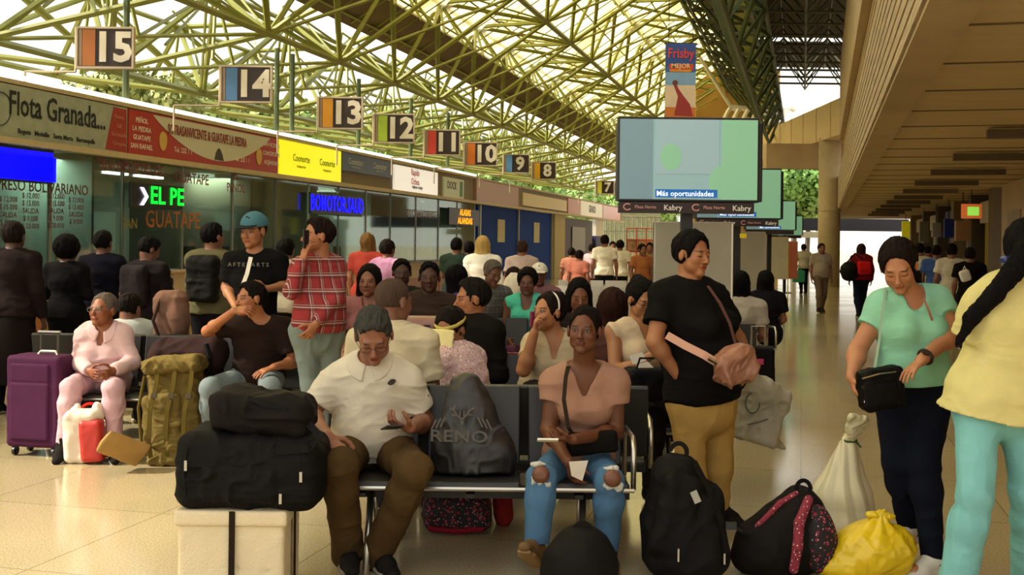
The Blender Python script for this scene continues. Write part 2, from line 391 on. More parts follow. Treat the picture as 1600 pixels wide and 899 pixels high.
def prims_torso(F, B, o=0.0, lo=0.0, hi=1.0, k=.05):
    P, N, g = B['P'], B['N'], B['g']; R = B['R']; up = nrm(N-P); Fw = np.cross(R, up); L = np.linalg.norm(N-P); w = B['wd']
    fm = B['sex'] == 'f'
    prof = [(-.10, .135, .095, .0), (.06, (.178 if fm else .163), .118, -.005), (.36, (.128 if fm else .145), .098, .012), (.66, (.150 if fm else .168), .112, .0), (.86, (.145 if fm else .165), .092, -.005)]
    Q = [(P+up*t*L+Fw*f, (a*w*g+o, b*B['dp']*g+o)) for t, a, b, f in prof if lo <= t <= hi]
    for i in range(len(Q)-1): F.seg(Q[i][0], Q[i+1][0], Q[i][1], Q[i+1][1], right=R, k=k if i else .03)
    if B.get('belly') and lo < .3: F.ell(P+up*.27*L+Fw*(.035+B['belly']*.45), ((.13+.3*B['belly'])*g+o, (.085+B['belly'])*g+o, .15*g+o), np.stack([R, Fw, up]), k=.07)
    if B.get('bust'):
        for sx in (-1, 1): F.ell(P+up*.64*L+Fw*.085*B['dp']*g+R*sx*.068*g, (.062+o, .045+B['bust']+o, .062+o), np.stack([R, Fw, up]), k=.05)
    if hi > .9:
        F.seg(B['Sa'], B['Sb'], .052*g+o, .052*g+o, k=.055)
        m = lerp(B['Sa'], B['Sb'], .5); F.seg(lerp(B['Sa'], N, .45)+up*.012, lerp(B['Sb'], N, .45)+up*.012, .038*g+o, k=.05)
def arm_pts(B, c):
    g = B['ag']; return B['S'+c], B['E'+c], B['W'+c], (.050*g, .040*g, .041*g, .0265*g)
def person(name, label, J, base=None, group=None, sex='m', g=1.0, ag=None, wd=1.0, dp=1.0, belly=0, bust=0, hs=1.0, head=(0, 0, 0), skn='brown', eyes='open', brow='1a120c',
           shirt=None, sleeve='short', slen=.62, neck='crew', vdep=.1, hem=-.12, collar=False, pants=None, flare=.0, plen=.97, shoes='1a1716', hair=('short', '17110d'), nw=.070, flex='', ptop=.28, sw=.070, skc=None,
           hands=None, vx=.012, hvx=None, fold=.004, shirtmat=None, pantsmat=None, skirt=None, slack=.0, sock=None, legs=True, R=None, tail=None, noshoe='', loose=.012):
    if base is None: base = (J['P'][0], J['P'][1], 0)
    T = Thing(name, label, 'person', base, group); hands = hands or {}; J = dict(J)
    for c in 'ab':
        if c in flex: continue
        if abs(J['A'+c][2]-.085) < .09: J['A'+c] = V3(J['A'+c][0], J['A'+c][1], .088)
        J['T'+c] = V3(J['T'+c][0], J['T'+c][1], J['A'+c][2]-.02)
    B = dict(J); B.update(g=g, ag=ag or g, wd=wd, dp=dp, sex=sex, belly=belly, bust=bust)
    up = nrm(B['N']-B['P']); rr = B['Sb']-B['Sa'] if R is None else np.asarray(R, float); rr = rr-up*(rr@up); B['R'] = R_ = nrm(rr); Fw = np.cross(R_, up)
    rl = nrm(lerp(R_, nrm((B['Kb']-B['Ka'])+1e-6), .35)*V3(1, 1, .3))
    hip = {'a': B['P']-rl*.088*g*wd-up*.02, 'b': B['P']+rl*.088*g*wd-up*.02}
    fr = headframe(*head); H = B['H']
    hl = lambda x, y, z: H+hs*(fr[0]*x+fr[1]*y+fr[2]*z)
    E = lambda F, c, r, **kw: F.ell(hl(*c), tuple(q*hs for q in r), fr, **kw)
    F = Field()
    prims_torso(F, B)
    F.seg(B['N']-up*.03, hl(0, -.022, -.055), .056*ag if ag else .055*min(g, 1.12), .053*hs, k=.04)
    for c in 'ab':
        s, e, w, (r0, r1, r2, r3) = arm_pts(B, c)
        F.seg(s, e, r0, r1, k=.045); F.seg(e, w, r2, r3, k=.02); F.ell(lerp(e, w, .25), (r2*1.05, r2*1.05, r2*1.05), k=.03)
        hd, pn, cu = hands.get(c, (w-e, None, .45))[:3]
        pn = pn if pn is not None else (R_*(1 if c == 'a' else -1)+Fw*.15)
        hand(F, w, hd, pn, c, cu, s=(.98 if sex == 'm' else .9)*(1.0 if hs < 1.05 else 1.04))
        if legs or c == 'a' or True:
            h, kn, an = hip[c], B['K'+c], B['A'+c]
            F.seg(h, kn, .088*g, .058*g, k=.05); F.seg(kn, an, .056*g, .037*g, k=.02); cal = lerp(kn, an, .3); F.ell(cal, (.056*g,)*3, k=.05)
            tt = B['T'+c]; F.seg(an-UPV*.01, lerp(an, tt, .52)-UPV*.022, .034, .022, k=.015)
    k = .022*hs
    E(F, (0, -.018, .030), (.076, .094, .086), k=k)
    E(F, (0, .030, -.020), (.062, .060, .078), k=k)
    F.seg(hl(0, .030, -.060), hl(0, .060, -.090), .046*hs, .026*hs, k=k)
    for sx in (-1, 1):
        E(F, (sx*.036, .030, -.058), (.026, .034, .030), k=.02)
        E(F, (sx*.036, .062, -.026), (.024, .022, .022), k=.015)
        E(F, (sx*.079, -.006, -.006), (.009, .019, .032), k=.008)
        E(F, (sx*.031, .099, .001), (.017, .012, .010), k=.012, op='s')
        E(F, (sx*.031, .076, .000), (.0145, .0125, .0115), k=.003)
        E(F, (sx*.012, .098, -.036), (.008, .009, .007), k=.006)
    F.seg(hl(-.034, .076, .020), hl(.034, .076, .020), .012*hs, k=.015)
    F.seg(hl(0, .088, .008), hl(0, .108, -.030), .007*hs, .0115*hs, k=.010)
    F.seg(hl(-.014, .089, -.058), hl(.014, .089, -.058), .0065*hs, k=.008)
    F.seg(hl(-.012, .087, -.067), hl(.012, .087, -.067), .007*hs, k=.008)
    E(F, (0, .074, -.094), (.020, .016, .016), k=.015)
    bm = T.sdf('body', F, vx, skin(SKIN.get(skn, skn), eyes, brow), hp=(H, fr, hs))
    # shirt
    if shirt or shirtmat:
        sm = shirtmat or cloth(shirt); F = Field(); o = loose+.003
        L = np.linalg.norm(B['N']-B['P'])
        prims_torso(F, B, o, lo=-.2)
        if hem < -.1:
            pt = B['P']+up*hem*L; F.seg(B['P'], pt, ((.17*wd*g+o), .118*dp*g+o), ((.172*wd*g+o+slack), .122*dp*g+o+slack), right=R_, k=.04)
        F.seg(B['N']-up*.05, B['N']-up*.005, .062*g, .060*g, k=.03)
        if hem < -.07:
            for c in 'ab': F.ell(hip[c]-Fw*.035, (.090*g+o,)*3, k=.05)
        F.plane(B['P']+up*hem*L, -up)
        for c in 'ab':
            s, e, w, (r0, r1, r2, r3) = arm_pts(B, c)
            if sleeve == 'none': continue
            if sleeve == 'long':
                F.seg(s, e, r0+o, r1+o, k=.045); F.seg(e, lerp(e, w, .96), r2+o, r3+o*.9, k=.015, cut=(0, 1))
            else:
                m = lerp(s, e, slen); F.seg(s, m, r0+o, lerp(r0, r1, slen)+o+.006+slack, k=.045, cut=(0, 1))
        if sleeve == 'none':
            for c in 'ab':
                F.ell(B['S'+c]+nrm(B['S'+c]-B['N'])*.045, (.058*g,)*3, k=.01, op='s')
        nk = B['N']+up*.05
        if neck == 'v': F.seg(nk+Fw*.02, B['N']-up*vdep+Fw*(.10*dp*g+.02), (nw, .075), (.016, .05), right=R_, k=.006, op='s')
        elif neck == 'scoop': F.seg(nk+Fw*.02, B['N']-up*vdep+Fw*(.10*dp*g+.02), (sw, .08), (.05, .05), right=R_, k=.006, op='s')
        elif neck != 'high': F.ell(nk+Fw*.02, (.068, .076, .064), np.stack([R_, Fw, up]), k=.006, op='s')
        sh = T.sdf('shirt', F, vx, sm, fold=(fold, 8.5, (.7, .7, 1.5)) if fold else None)
        if collar:
            F = Field(); oc = o+.008; prims_torso(F, B, oc, lo=.3); F.seg(B['N']-up*.05, B['N']+up*.022, .066*g, .064*g, k=.03)
            for c in 'ab': s_, e_, w_, (r0, r1, r2, r3) = arm_pts(B, c); F.seg(s_, e_, r0+oc, r1+oc, k=.045)
            F.ell(B['N']+up*.02+Fw*.030, (.108*g, .128*dp+.004, .105), np.stack([R_, Fw, up]), k=.004, op='i')
            F.ell(B['N']+up*.05+Fw*.02, (.064, .074, .075), np.stack([R_, Fw, up]), k=.006, op='s')
            F.seg(B['N']+up*.04+Fw*.10, B['N']-up*.11+Fw*.13, (.012, .07), (.046, .07), right=R_, k=.003, op='s')
            T.sdf('collar', F, min(vx, .006), sm)
    # trousers
    if pants or pantsmat:
        pm = pantsmat or cloth(pants); F = Field(); o = .010; L = np.linalg.norm(B['N']-B['P'])
        P = B['P']; F.seg(P-up*.06, P+up*.10, (.155*wd*g+o, .112*dp*g+o), (.158*wd*g+o, .108*dp*g+o), right=R_, k=.04)
        if belly: F.ell(P+up*.20*L+Fw*(.03+belly*.4), ((.125+.25*belly)*g+o, (.08+belly)*g+o, .12*g), np.stack([R_, Fw, up]), k=.05)
        F.plane(P+up*ptop*L, up)
        for c in 'ab':
            h, kn, an = hip[c], B['K'+c], B['A'+c]
            if sex == 'f' or True: F.ell(h-Fw*.035, (.088*g+o,)*3, k=.05)
            F.seg(h, kn, .090*g+o, .060*g+o, k=.04); e = lerp(kn, an, plen)
            F.seg(kn, e, .059*g+o, .040*g+o+flare, k=.03, cut=(0, 1)); F.ell(lerp(kn, an, .28), (.057*g+o,)*3, k=.05)
        T.sdf('trousers', F, vx, pm, fold=(fold*.9, 9, (1.1, 1.1, .9)) if fold else None)
    if skirt:
        F = Field(); z = skirt[1]; F.seg(B['P']+up*.1, V3(B['P'][0], B['P'][1], z), (.165*g, .125*g), (.24*g, .2*g), right=R_, k=.04, cut=(0, 1)); T.sdf('skirt', F, vx, cloth(skirt[0]))
    for c in 'ab':
        if c in noshoe or not shoes: continue
        an, tt = B['A'+c], B['T'+c]; d = nrm(tt-an); d2 = nrm(d); u2 = nrm(UPV-d2*(UPV@d2)) if abs(d2[2]) < .93 else nrm(B['K'+c]-an)
        rt = np.cross(d2, u2); sc = 1.0 if sex == 'm' else .9; sole = an-u2*.075
        F = Field(); F.seg(sole-d2*.035*sc+u2*.045, sole+d2*.10*sc+u2*.040, (.039*sc, .055), (.046*sc, .046), right=rt, k=.02)
        F.seg(sole+d2*.10*sc+u2*.038, sole+d2*.185*sc+u2*.026, (.046*sc, .044), (.036*sc, .026), right=rt, k=.02)
        F.seg(sole-d2*.02+u2*.04, lerp(an, B['K'+c], .06), .041*sc, .043*sc, k=.03, cut=(0, 1))
        F.plane(sole, -u2)
        if c not in flex:
            F2 = Field(); F2.seg(lerp(B['K'+c], an, .84), an, .050*g, .047, k=.02); F2.seg(an, an+d2*.10*sc-UPV*.022, .047, .038, k=.02); T.sdf('sock', F2, min(vx, .009), cloth(skc or '1c1a18'))
        so = T.sdf('shoe', F, min(vx, .009), cloth(shoes, rough=.6))
        F = Field(); F.seg(sole-d2*.04*sc+u2*.006, sole+d2*.18*sc+u2*.006, (.041*sc, .014), (.040*sc, .014), right=rt, k=.02); F.seg(sole+d2*.05*sc+u2*.006, sole+d2*.13*sc+u2*.006, (.047*sc, .014), right=rt, k=.02)
        F.plane(sole-u2*.004, -u2)
        T.sdf('sole', F, min(vx, .009), cloth(sock or 'b8b0a0', rough=.6), parent=so)
    # hair
    if hair:
        st, hc = hair[0], hair[1]; th = hair[2] if len(hair) > 2 else .010; F = Field()
        if st == 'afro': E(F, (0, -.028, .045), (.076+th*3.5, .095+th*3.5, .088+th*3), k=.01)
        elif st == 'buzz': E(F, (0, -.019, .030), (.0765+th, .0945+th, .0865+th), k=.01)
        elif sex == 'm': E(F, (0, -.020, .030), (.0765+th*.35, .095+th*.5, .086+th*.8), k=.01); E(F, (0, .006, .072), (.060, .080, .044+th*1.1), k=.02)
        else: E(F, (0, -.020, .032), (.0765+th, .095+th, .087+th*1.3), k=.01)
        if st in ('long', 'veil'):
            ln = hair[3] if len(hair) > 3 else .26
            F.seg(hl(0, -.04, .0), hl(0, -.065, 0)-UPV*ln, (.080, .058), (.075, .030), right=fr[0], k=.03)
            for sx in (-1, 1): F.seg(hl(sx*.070, .0, .02), hl(sx*.080, -.005, 0)-UPV*ln*.8, (.026, .035), (.024, .02), right=fr[0], k=.02)
        if st == 'bun': E(F, (0, -.075, .095), (.045, .045, .042), k=.01)
        E(F, (0, .102, -.035), (.070, .094, .132), k=.014, op='s')
        for sx in (-1, 1): E(F, (sx*.020, .102, -.030), (.056, .082, .116), k=.012, op='s')
        if st in ('short', 'buzz', 'pony', 'bun', 'tail'):
            for sx in (-1, 1): E(F, (sx*.088, .010, -.014), (.024, .032, .042), k=.006, op='s')
            F.plane(hl(0, -.05, -.050), -fr[2]*1.0-fr[1]*.25, k=.01)
        if st == 'bald': F.plane(hl(0, -.06, .02), fr[2]*1.0+fr[1]*.5)
        if tail: F.chain([hl(*q[:3]) for q in tail], [q[3] for q in tail], k=.015)
        T.sdf('hair', F, hvx or min(vx, .008), hairmat(hc), fold=(.0008 if st == 'buzz' else (.0075 if vx < .008 else .006) if sex == 'm' else .0055, 36, (1, 1, .3)))
    T.B, T.hl, T.fr, T.R, T.Fw, T.up, T.hs = B, hl, fr, R_, Fw, up, hs
    return T
def glasses(T, col='2a2622'):
    hl = T.hl; m = MB()
    for sx in (-1, 1):
        m.tube([hl(sx*.032+.022*math.cos(a), .100, -.002+.017*math.sin(a)) for a in np.linspace(0, 2*PI, 15)], .0016, 5)
        m.tube([hl(sx*.054, .098, .002), hl(sx*.075, .05, .006), hl(sx*.083, -.01, .004)], .0016, 5)
    m.tube([hl(-.010, .101, .002), hl(.010, .101, .002)], .0016, 5)
    T.mb('glasses', m, mat('glasses_frame_'+col, col, rough=.3, metal=.4))
def cap(T, col, peak=None):
    hl, fr, hs = T.hl, T.fr, T.hs
    F = Field(); F.ell(hl(0, -.016, .045), tuple(q*hs for q in (.094, .112, .098)), fr, k=.01); F.plane(hl(0, 0, .035), -fr[2]-fr[1]*.05, k=.004)
    c = T.sdf('cap', F, .008, cloth(col))
    F = Field(); F.seg(hl(0, .06, .048), hl(0, .150, .030), (.075*hs, .006), (.058*hs, .006), right=fr[0], k=.01); T.sdf('peak', F, .005, cloth(peak or col), parent=c)
def fmat(name, base, spots, scale=30, thr=.35, rough=.8, extra=None):
    """fabric with blotches of several colours (a printed pattern)"""
    if name in MC: return MC[name]
    m = bpy.data.materials.new(name); m.use_nodes = True; nt = m.node_tree; b = nt.nodes['Principled BSDF']; L = nt.links.new; b.inputs['Roughness'].default_value = rough
    tc = nd(nt, 'TexCoord'); cur = srgb(base)
    for i, (colr, sc, th) in enumerate(spots):
        v = nd(nt, 'TexVoronoi', i_Scale=float(sc)); mp = nd(nt, 'Mapping'); mp.inputs['Location'].default_value = (i*3.1, i*1.7, 0); L(tc.outputs['Object'], mp.inputs[0]); L(mp.outputs[0], v.inputs['Vector'])
        k = mth(nt, 'LESS_THAN', v.outputs['Distance'], th); mx = nd(nt, 'Mix', data_type='RGBA'); L(k, mx.inputs[0])
        if isinstance(cur, tuple): mx.inputs[6].default_value = cur
        else: L(cur, mx.inputs[6])
        mx.inputs[7].default_value = srgb(colr); cur = mx.outputs[2]
    L(cur, b.inputs['Base Color']); MC[name] = m; return m
def plaid(name, base, dark, line, fx=9., fz=8.):
    m = bpy.data.materials.new(name); m.use_nodes = True; nt = m.node_tree; b = nt.nodes['Principled BSDF']; L = nt.links.new; b.inputs['Roughness'].default_value = .85
    tc = nd(nt, 'TexCoord'); sp = nd(nt, 'SeparateXYZ'); L(tc.outputs['Object'], sp.inputs[0]); cur = srgb(base)
    xy = mth(nt, 'ADD', sp.outputs[0], mth(nt, 'MULTIPLY', sp.outputs[1], .8))
    def stripe(src, f, lo, hi):
        q = mth(nt, 'FRACT', mth(nt, 'MULTIPLY', src, f)); return mth(nt, 'MULTIPLY', mth(nt, 'GREATER_THAN', q, lo), mth(nt, 'LESS_THAN', q, hi))
    for src, f in ((xy, fx), (sp.outputs[2], fz)):
        for lo, hi, colr, a in ((.0, .42, dark, .55), (.18, .25, line, .85), (.34, .38, line, .7)):
            k = mth(nt, 'MULTIPLY', stripe(src, f, lo, hi), a); mx = nd(nt, 'Mix', data_type='RGBA'); L(k, mx.inputs[0])
            if isinstance(cur, tuple): mx.inputs[6].default_value = cur
            else: L(cur, mx.inputs[6])
            mx.inputs[7].default_value = srgb(colr); cur = mx.outputs[2]
    L(cur, b.inputs['Base Color']); return m

# ------------------------------------------------------------------ the hall: frames
SH, SR = .2528, .2694
def HP(lat, Y, Z): return V3(-lat+SH*Y, Y, Z)
def RP(a, Y, Z): return V3(a+SR*Y, Y, Z)
DH = nrm(V3(SH, 1, 0)); NH = nrm(V3(1, -SH, 0)); DR = nrm(V3(SR, 1, 0)); NR = nrm(V3(1, -SR, 0))
def Yh(px, lat, py=300):
    r = ray(px, py); return lat/(SH-r[0]) if abs(SH-r[0]) > 1e-6 else 0      # hall plane at lateral offset lat
def Zh(px, py, lat): return A(px, py, Yh(px, lat, py))[2]
FR = np.stack([DH, -NH, UPV]); FRR = np.stack([DR, -NR, UPV])
def struct(name, m, mt, **kw):
    o = m.obj(name, mt, **kw); o['kind'] = 'structure'; return o
LF = 11.2
concrete = mat('concrete', 'b9a27c', rough=.8, var=.2, vs=1.2, bump=.3, bs=25)
concrete_b = mat('concrete_boards', 'b8a482', rough=.85, var=.45, vs=5, bump=.5, bs=30, sc=(.3, .3, 9))
steel = mat('steel_brushed', 'b9b4a6', rough=.28, metal=.95, var=.06)
chrome = mat('chrome', 'd8d4c8', rough=.14, metal=1, var=0)
white = mat('white_paint', 'e8e2d0', rough=.5, var=.05)
black = mat('black_plastic', '0d0c0b', rough=.4, var=.1)
darkm = mat('dark_metal', '221d18', rough=.5, metal=.3)

# floor
def floor_mat():
    m = bpy.data.materials.new('terrazzo'); m.use_nodes = True; nt = m.node_tree; b = nt.nodes['Principled BSDF']; L = nt.links.new
    tc = nd(nt, 'TexCoord'); n = nd(nt, 'TexNoise', i_Scale=90.0, i_Detail=4.0); n2 = nd(nt, 'TexNoise', i_Scale=.6, i_Detail=4.0); v = nd(nt, 'TexVoronoi', i_Scale=70.0)
    for q in (n, n2, v): L(tc.outputs['Object'], q.inputs['Vector'])
    r = nd(nt, 'ValToRGB'); r.color_ramp.elements[0].position = .35; r.color_ramp.elements[0].color = srgb('aa9876'); r.color_ramp.elements[1].position = .62; r.color_ramp.elements[1].color = srgb('c9b993'); L(n.outputs[0], r.inputs[0])
    mx = nd(nt, 'Mix', data_type='RGBA', blend_type='MULTIPLY'); mx.inputs[0].default_value = .35; L(r.outputs[0], mx.inputs[6]); L(n2.outputs[0], mx.inputs[7])
    br = nd(nt, 'TexBrick', i_Scale=1.0); br.offset = 0; br.inputs['Mortar Size'].default_value = .004; br.inputs['Brick Width'].default_value = 1.2; br.inputs['Row Height'].default_value = 1.2
    br.inputs['Color1'].default_value = (1, 1, 1, 1); br.inputs['Color2'].default_value = (.93, .93, .93, 1); br.inputs['Mortar'].default_value = (.45, .4, .33, 1)
    mp = nd(nt, 'Mapping'); mp.inputs['Rotation'].default_value = (0, 0, math.atan(SH)); L(tc.outputs['Object'], mp.inputs[0]); L(mp.outputs[0], br.inputs['Vector'])
    m2 = nd(nt, 'Mix', data_type='RGBA', blend_type='MULTIPLY'); m2.inputs[0].default_value = .8; L(mx.outputs[2], m2.inputs[6]); L(br.outputs[0], m2.inputs[7]); L(m2.outputs[2], b.inputs['Base Color'])
    rr = mth(nt, 'ADD', mth(nt, 'MULTIPLY', n2.outputs[0], .14), .06); L(rr, b.inputs['Roughness']); b.inputs['Specular IOR Level'].default_value = .75
    return m
struct('floor', MB().box((5, 37, -.1), (70, 90, .2)), floor_mat())
struct('ground_outside', MB().box((10, 150, -.25), (400, 400, .2)), mat('asphalt_outside', 'b9ad94', rough=.9, var=.15, vs=.3))

# facade of ticket offices
YA, YB, YC = 6.0, Yh(742, LF), Yh(866, LF)
def fbox(m, y0, y1, z0, z1, off0, off1):      # box along the ticket front; off = metres towards the hall
    p = (HP(LF, (y0+y1)/2, (z0+z1)/2)+NH*(off0+off1)/2); return m.box(p, (abs(y1-y0)*math.hypot(1, SH), abs(off1-off0), abs(z1-z0)), FR)
ZB, ZT = 2.98, 3.74
struct('wall_left', fbox(MB(), YA, YC, 0, 3.7, -3.6, -3.45), mat('office_back_wall', 'a4aa98', rough=.7, var=.25, vs=.7))
struct('ceiling_offices', fbox(MB(), YA, YC, 3.0, 3.1, -3.5, -.02), mat('office_ceiling', '8c8674', rough=.8))
struct('trim_1', fbox(fbox(MB(), YA, Yh(972, LF), 2.90, 2.99, -.06, .16), YA, Yh(972, LF), ZT+.02, ZT+.08, -.1, .06), mat('ledge', 'c9b68c', rough=.5))
struct('trim_2', fbox(MB(), YA, YB, ZT+.10, ZT+.16, .0, .05), mat('fluorescent_tube_row', 'fff8ea', emit=2.2, var=0))
struct('wall_fascia', fbox(MB(), YA, Yh(972, LF), 2.99, ZT+.02, -.1, .0), mat('fascia_metal', '8a7a60', rough=.6))

def glass_mat(name, tint, refl=.10):
    m = bpy.data.materials.new(name); m.use_nodes = True; nt = m.node_tree; out = nt.nodes['Material Output']; L = nt.links.new
    t = nd(nt, 'BsdfTransparent'); t.inputs[0].default_value = srgb(tint); g = nd(nt, 'BsdfGlossy'); g.inputs['Roughness'].default_value = .04; g.inputs[0].default_value = (1, 1, 1, 1)
    fz = nd(nt, 'LayerWeight'); fz.inputs[0].default_value = .25; mx = nd(nt, 'MixShader')
    L(mth(nt, 'ADD', mth(nt, 'MULTIPLY', fz.outputs['Fresnel'], .28), refl, clamp=True), mx.inputs[0]); L(t.outputs[0], mx.inputs[1]); L(g.outputs[0], mx.inputs[2]); L(mx.outputs[0], out.inputs[0]); return m
glass = glass_mat('office_glass', 'c9d6cc', .06)
PXS = [-330, -60, 193, 431, 530, 611, 686, 742]
wood_o = mat('orange_wood', 'b0713a', rough=.45, var=.2, vs=3, sc=(1, 1, .2)); beige = mat('beige_laminate', 'cdb48c', rough=.5, var=.06); dgrey = mat('dark_counter', '2b2a26', rough=.35)
names = ['nearest the camera', 'under the green lettered board', 'under the red board', 'under the yellow board', 'under the navy board', 'under the white lit board', 'under the small green board']
for i in range(len(PXS)-1):
    y0, y1 = (YA if i == 0 else Yh(PXS[i], LF)), Yh(PXS[i+1], LF)
    w = Thing('ticket_counter', 'beige and orange wood ticket counter '+names[i], 'counter', HP(LF, (y0+y1)/2, 0), 'ticket counters')
    w.mb('counter_body', fbox(MB(), y0+.01, y1-.08, .55, 1.0, -.5, .06), beige)
    w.mb('lower_panel', fbox(MB(), y0+.01, y1-.08, 0.0, .55, -.48, .04), wood_o)
    w.mb('worktop', fbox(MB(), y0+.01, y1-.08, 1.0, 1.045, -.6, .14), dgrey if i != 2 else beige, bevel=.008)
    g = struct('window_%d' % (i+1), fbox(MB(), y0+.03, y1-.03, 1.05, 2.90, -.03, -.015), glass)
    m = MB(); n = max(2, int((y1-y0)/1.6))
    for j in range(n+1): yy = y0+(y1-y0)*j/n; fbox(m, yy-.02, yy+.02, 1.05, 2.9, -.05, .0)
    struct('window_frame', m, mat('aluminium', '9b9a8c', rough=.4, metal=.7), parent=g)
    # partition inside and desks
    struct('wall_partition', fbox(MB(), y1-.06, y1, 0, 3.0, -3.45, -.55), mat('partition_%d' % (i % 3), ('7f7a68', '6f7a70', '857d6a')[i % 3], rough=.8))
    if i > 0:
        for j in range(2 if y1-y0 < 4 else 3):
            yy = y0+(y1-y0)*(.25+.5*j/(1 if y1-y0 < 4 else 2)); p = HP(LF, yy, 1.05)-NH*.42
            t = Thing('computer_monitor', 'dark monitor behind glass %s, %s' % (names[i], ('first along', 'second along', 'third along')[j]), 'monitor', p, 'monitors on the ticket counters')
            t.mb('screen', MB().box(p+V3(0, 0, .27), (.45, .03, .28), FR), black); t.mb('stand', MB().box(p+V3(0, 0, .08), (.05, .03, .16), FR).box(p+V3(0, 0, .008), (.2, .14, .016), FR), darkm)
        for j in range(3):
            yy = y0+(y1-y0)*(.2+.3*j); p = HP(LF, yy, 0)-NH*3.4
            t = Thing('wall_poster', 'pale notice on the office back wall behind the counter %s, %s' % (names[i], ('left', 'middle', 'right')[j]), 'poster', p+V3(0, 0, 1.6), 'notices inside the ticket offices')
            t.mb('sheet', MB().box(p+V3(0, 0, 1.75), (.9+.3*(j % 2), .02, .8), FR), mat('notice_%d' % ((i+j) % 4), ('c8d2c2', '9fb8b0', 'd8cfae', '7f9a98')[(i+j) % 4], rough=.6, var=.2, vs=4))
# red stickers and price lists on the glass
def glass_text(px, py, s, body, col, label, name='window_lettering'):
    Y = Yh(px, LF, py); p = HP(LF, Y, Zh(px, py, LF))+NH*.01
    o = text(name, body, mat('vinyl_'+col, col, rough=.5, var=0), p, DH, UPV, s, ext=.001); tag(o, label, 'window lettering')
glass_text(60, 293, .22, 'EXPRESO BOLIVARIANO', '5c342a', 'long row of faint red vinyl letters on the glass below the blue lit sign')
glass_text(205, 262, .24, 'TRANSPORTES DE', '8a4430', 'faint red vinyl words on the glass under the red fascia board')
glass_text(300, 280, .27, 'GUATAPE', '8a4430', 'faint red vinyl town name on the glass right of the green lit word')
glass_text(368, 285, .24, 'EL\nPENOL', '8a4430', 'two short lines of faint red vinyl on the glass above the cap')
glass_text(271, 345, .42, 'GUATAPE', 'b0661c', 'large orange town name on the glass under the green lit sign')
glass_text(202, 350, .24, 'SAN', '8a7a3a', 'small dull yellow word on the glass left of the orange town name')
glass_text(660, 335, .30, 'COOTRANSORIENTE', '7d4a3a', 'faint red lettering on glass right of the second blue lit sign')
for px, w_ in ((12, 3), (47, 4), (87, 4), (118, 3)):
    glass_text(px, 330, .11, '\n'.join(['$ 12.000', '$ 15.000', 'SALIDA', '$ 9.000', '$ 20.000'][:w_+1]), '5a2c26', 'column of small dark red prices on glass, %s' % {12: 'at the left picture edge', 47: 'second from the left edge', 87: 'above the bushy haired person', 118: 'above the man in the dark shirt'}[px])

# LED signs
def led_sign(name, px0, py0, px1, py1, lat, label, col, body=None, lines=None, sx=1, size=None, solid=False, es=4):
    Y0, Y1 = Yh(px0, lat, py0), Yh(px1, lat, py1); zc = (Zh(px0, (py0), lat)+Zh(px0, py1, lat))/2; hz = Zh(px0, py0, lat)-Zh(px0, py1, lat)
    p = HP(lat, (Y0+Y1)/2, zc); t = Thing(name, label, 'sign', p); wd = (Y1-Y0)*math.hypot(1, SH)
    t.mb('housing', MB().box(p-NH*.03, (wd, .06, hz), FR), black, bevel=.01)
    em = mat('led_'+col, col, emit=es, var=0)
    if solid: t.mb('lit_panel', MB().box(p+NH*.005, (wd*.97, .012, hz*.84), FR).box(p+NH*.005+DH*wd*.03+V3(0, 0, -hz*.08), (wd*.98, .012, hz*.72), FR), em)
    n = len(lines or [body])
    for k, ln in enumerate(lines or [body]):
        if ln: t.text('lettering', ln, em if not solid else mat('led_dim_blue', '1010c0', emit=1, var=0), p+NH*.012+V3(0, 0, hz*(.5-(k+.5)/n)), DH, UPV, size or hz/n*1.05, sx=sx)
    return t, p, wd, hz
led_sign('led_sign', -70, 216, 84, 276, LF-.12, 'large solid blue lit sign inside the glass at far left', '0000ff', '', solid=True, es=2.5)
led_sign('led_sign', 486, 300, 566, 334, LF-.12, 'blue lit sign with dense letters above the plaid shirted man', '0a0aff', 'BOMOTOR.SAUD', sx=.80, es=3)
t, p, wd, hz = led_sign('led_sign', 206, 284, 286, 324, LF-.15, 'green lit moving sign reading EL PE with a white arrow', '00ff30', None, es=2.2)
t.text('lettering', 'EL PE', MC['led_00ff30'], p+NH*.012+DH*wd*.17, DH, UPV, hz*1.0, sx=1.15)
t.text('arrow', '›', mat('led_white', 'f4e8ff', emit=2.5, var=0), p+NH*.012-DH*wd*.28+V3(0, 0, .03), DH, UPV, hz*1.5, sx=1.5)
led_sign('led_sign', 702, 324, 749, 351, LF-.15, 'amber lit two line sign high behind the glass near the blue booth', 'ff9a10', lines=['ALASAS', 'ALANDAS'], sx=1.3, es=2)
for px0, px1, nm in ((163, 197, 'left'), (212, 233, 'middle'), (238, 252, 'right')):
    Y0, Y1 = Yh(px0, 13.5, 273), Yh(px1, 13.5, 273); p = HP(13.5, (Y0+Y1)/2, Zh(200, 273, 13.5))
    o = MB().box(p, ((Y1-Y0)*1.03, .12, .05), FR).obj('ceiling_light', mat('tube_light', 'fffaf0', emit=5, var=0)); tag(o, 'thin white tube light inside the ticket office, %s of three in line' % nm, 'light', 'office tube lights')
for k, px in enumerate((40, 330, 500, 640, 760)):     # lamps inside the offices
    Y = Yh(px, LF+1.6); p = HP(LF+1.6, Y, 2.9); l = bpy.data.lights.new('office_lamp', 'AREA'); l.energy = (130, 120, 60, 30, 25)[k]; l.size = 1.0; l.color = (.85, 1, .92)
    lo = link('office_lamp', l); lo.location = tuple(p)
    o = MB().box(p+V3(0, 0, .06), (1.2, .3, .06), FR).obj('ceiling_panel_light', mat('panel_light', 'eaf6ea', emit=1.2, var=0)); tag(o, 'flat office ceiling light, number %s from the left' % ('one', 'two', 'three', 'four', 'five')[k], 'light', 'office ceiling lights')

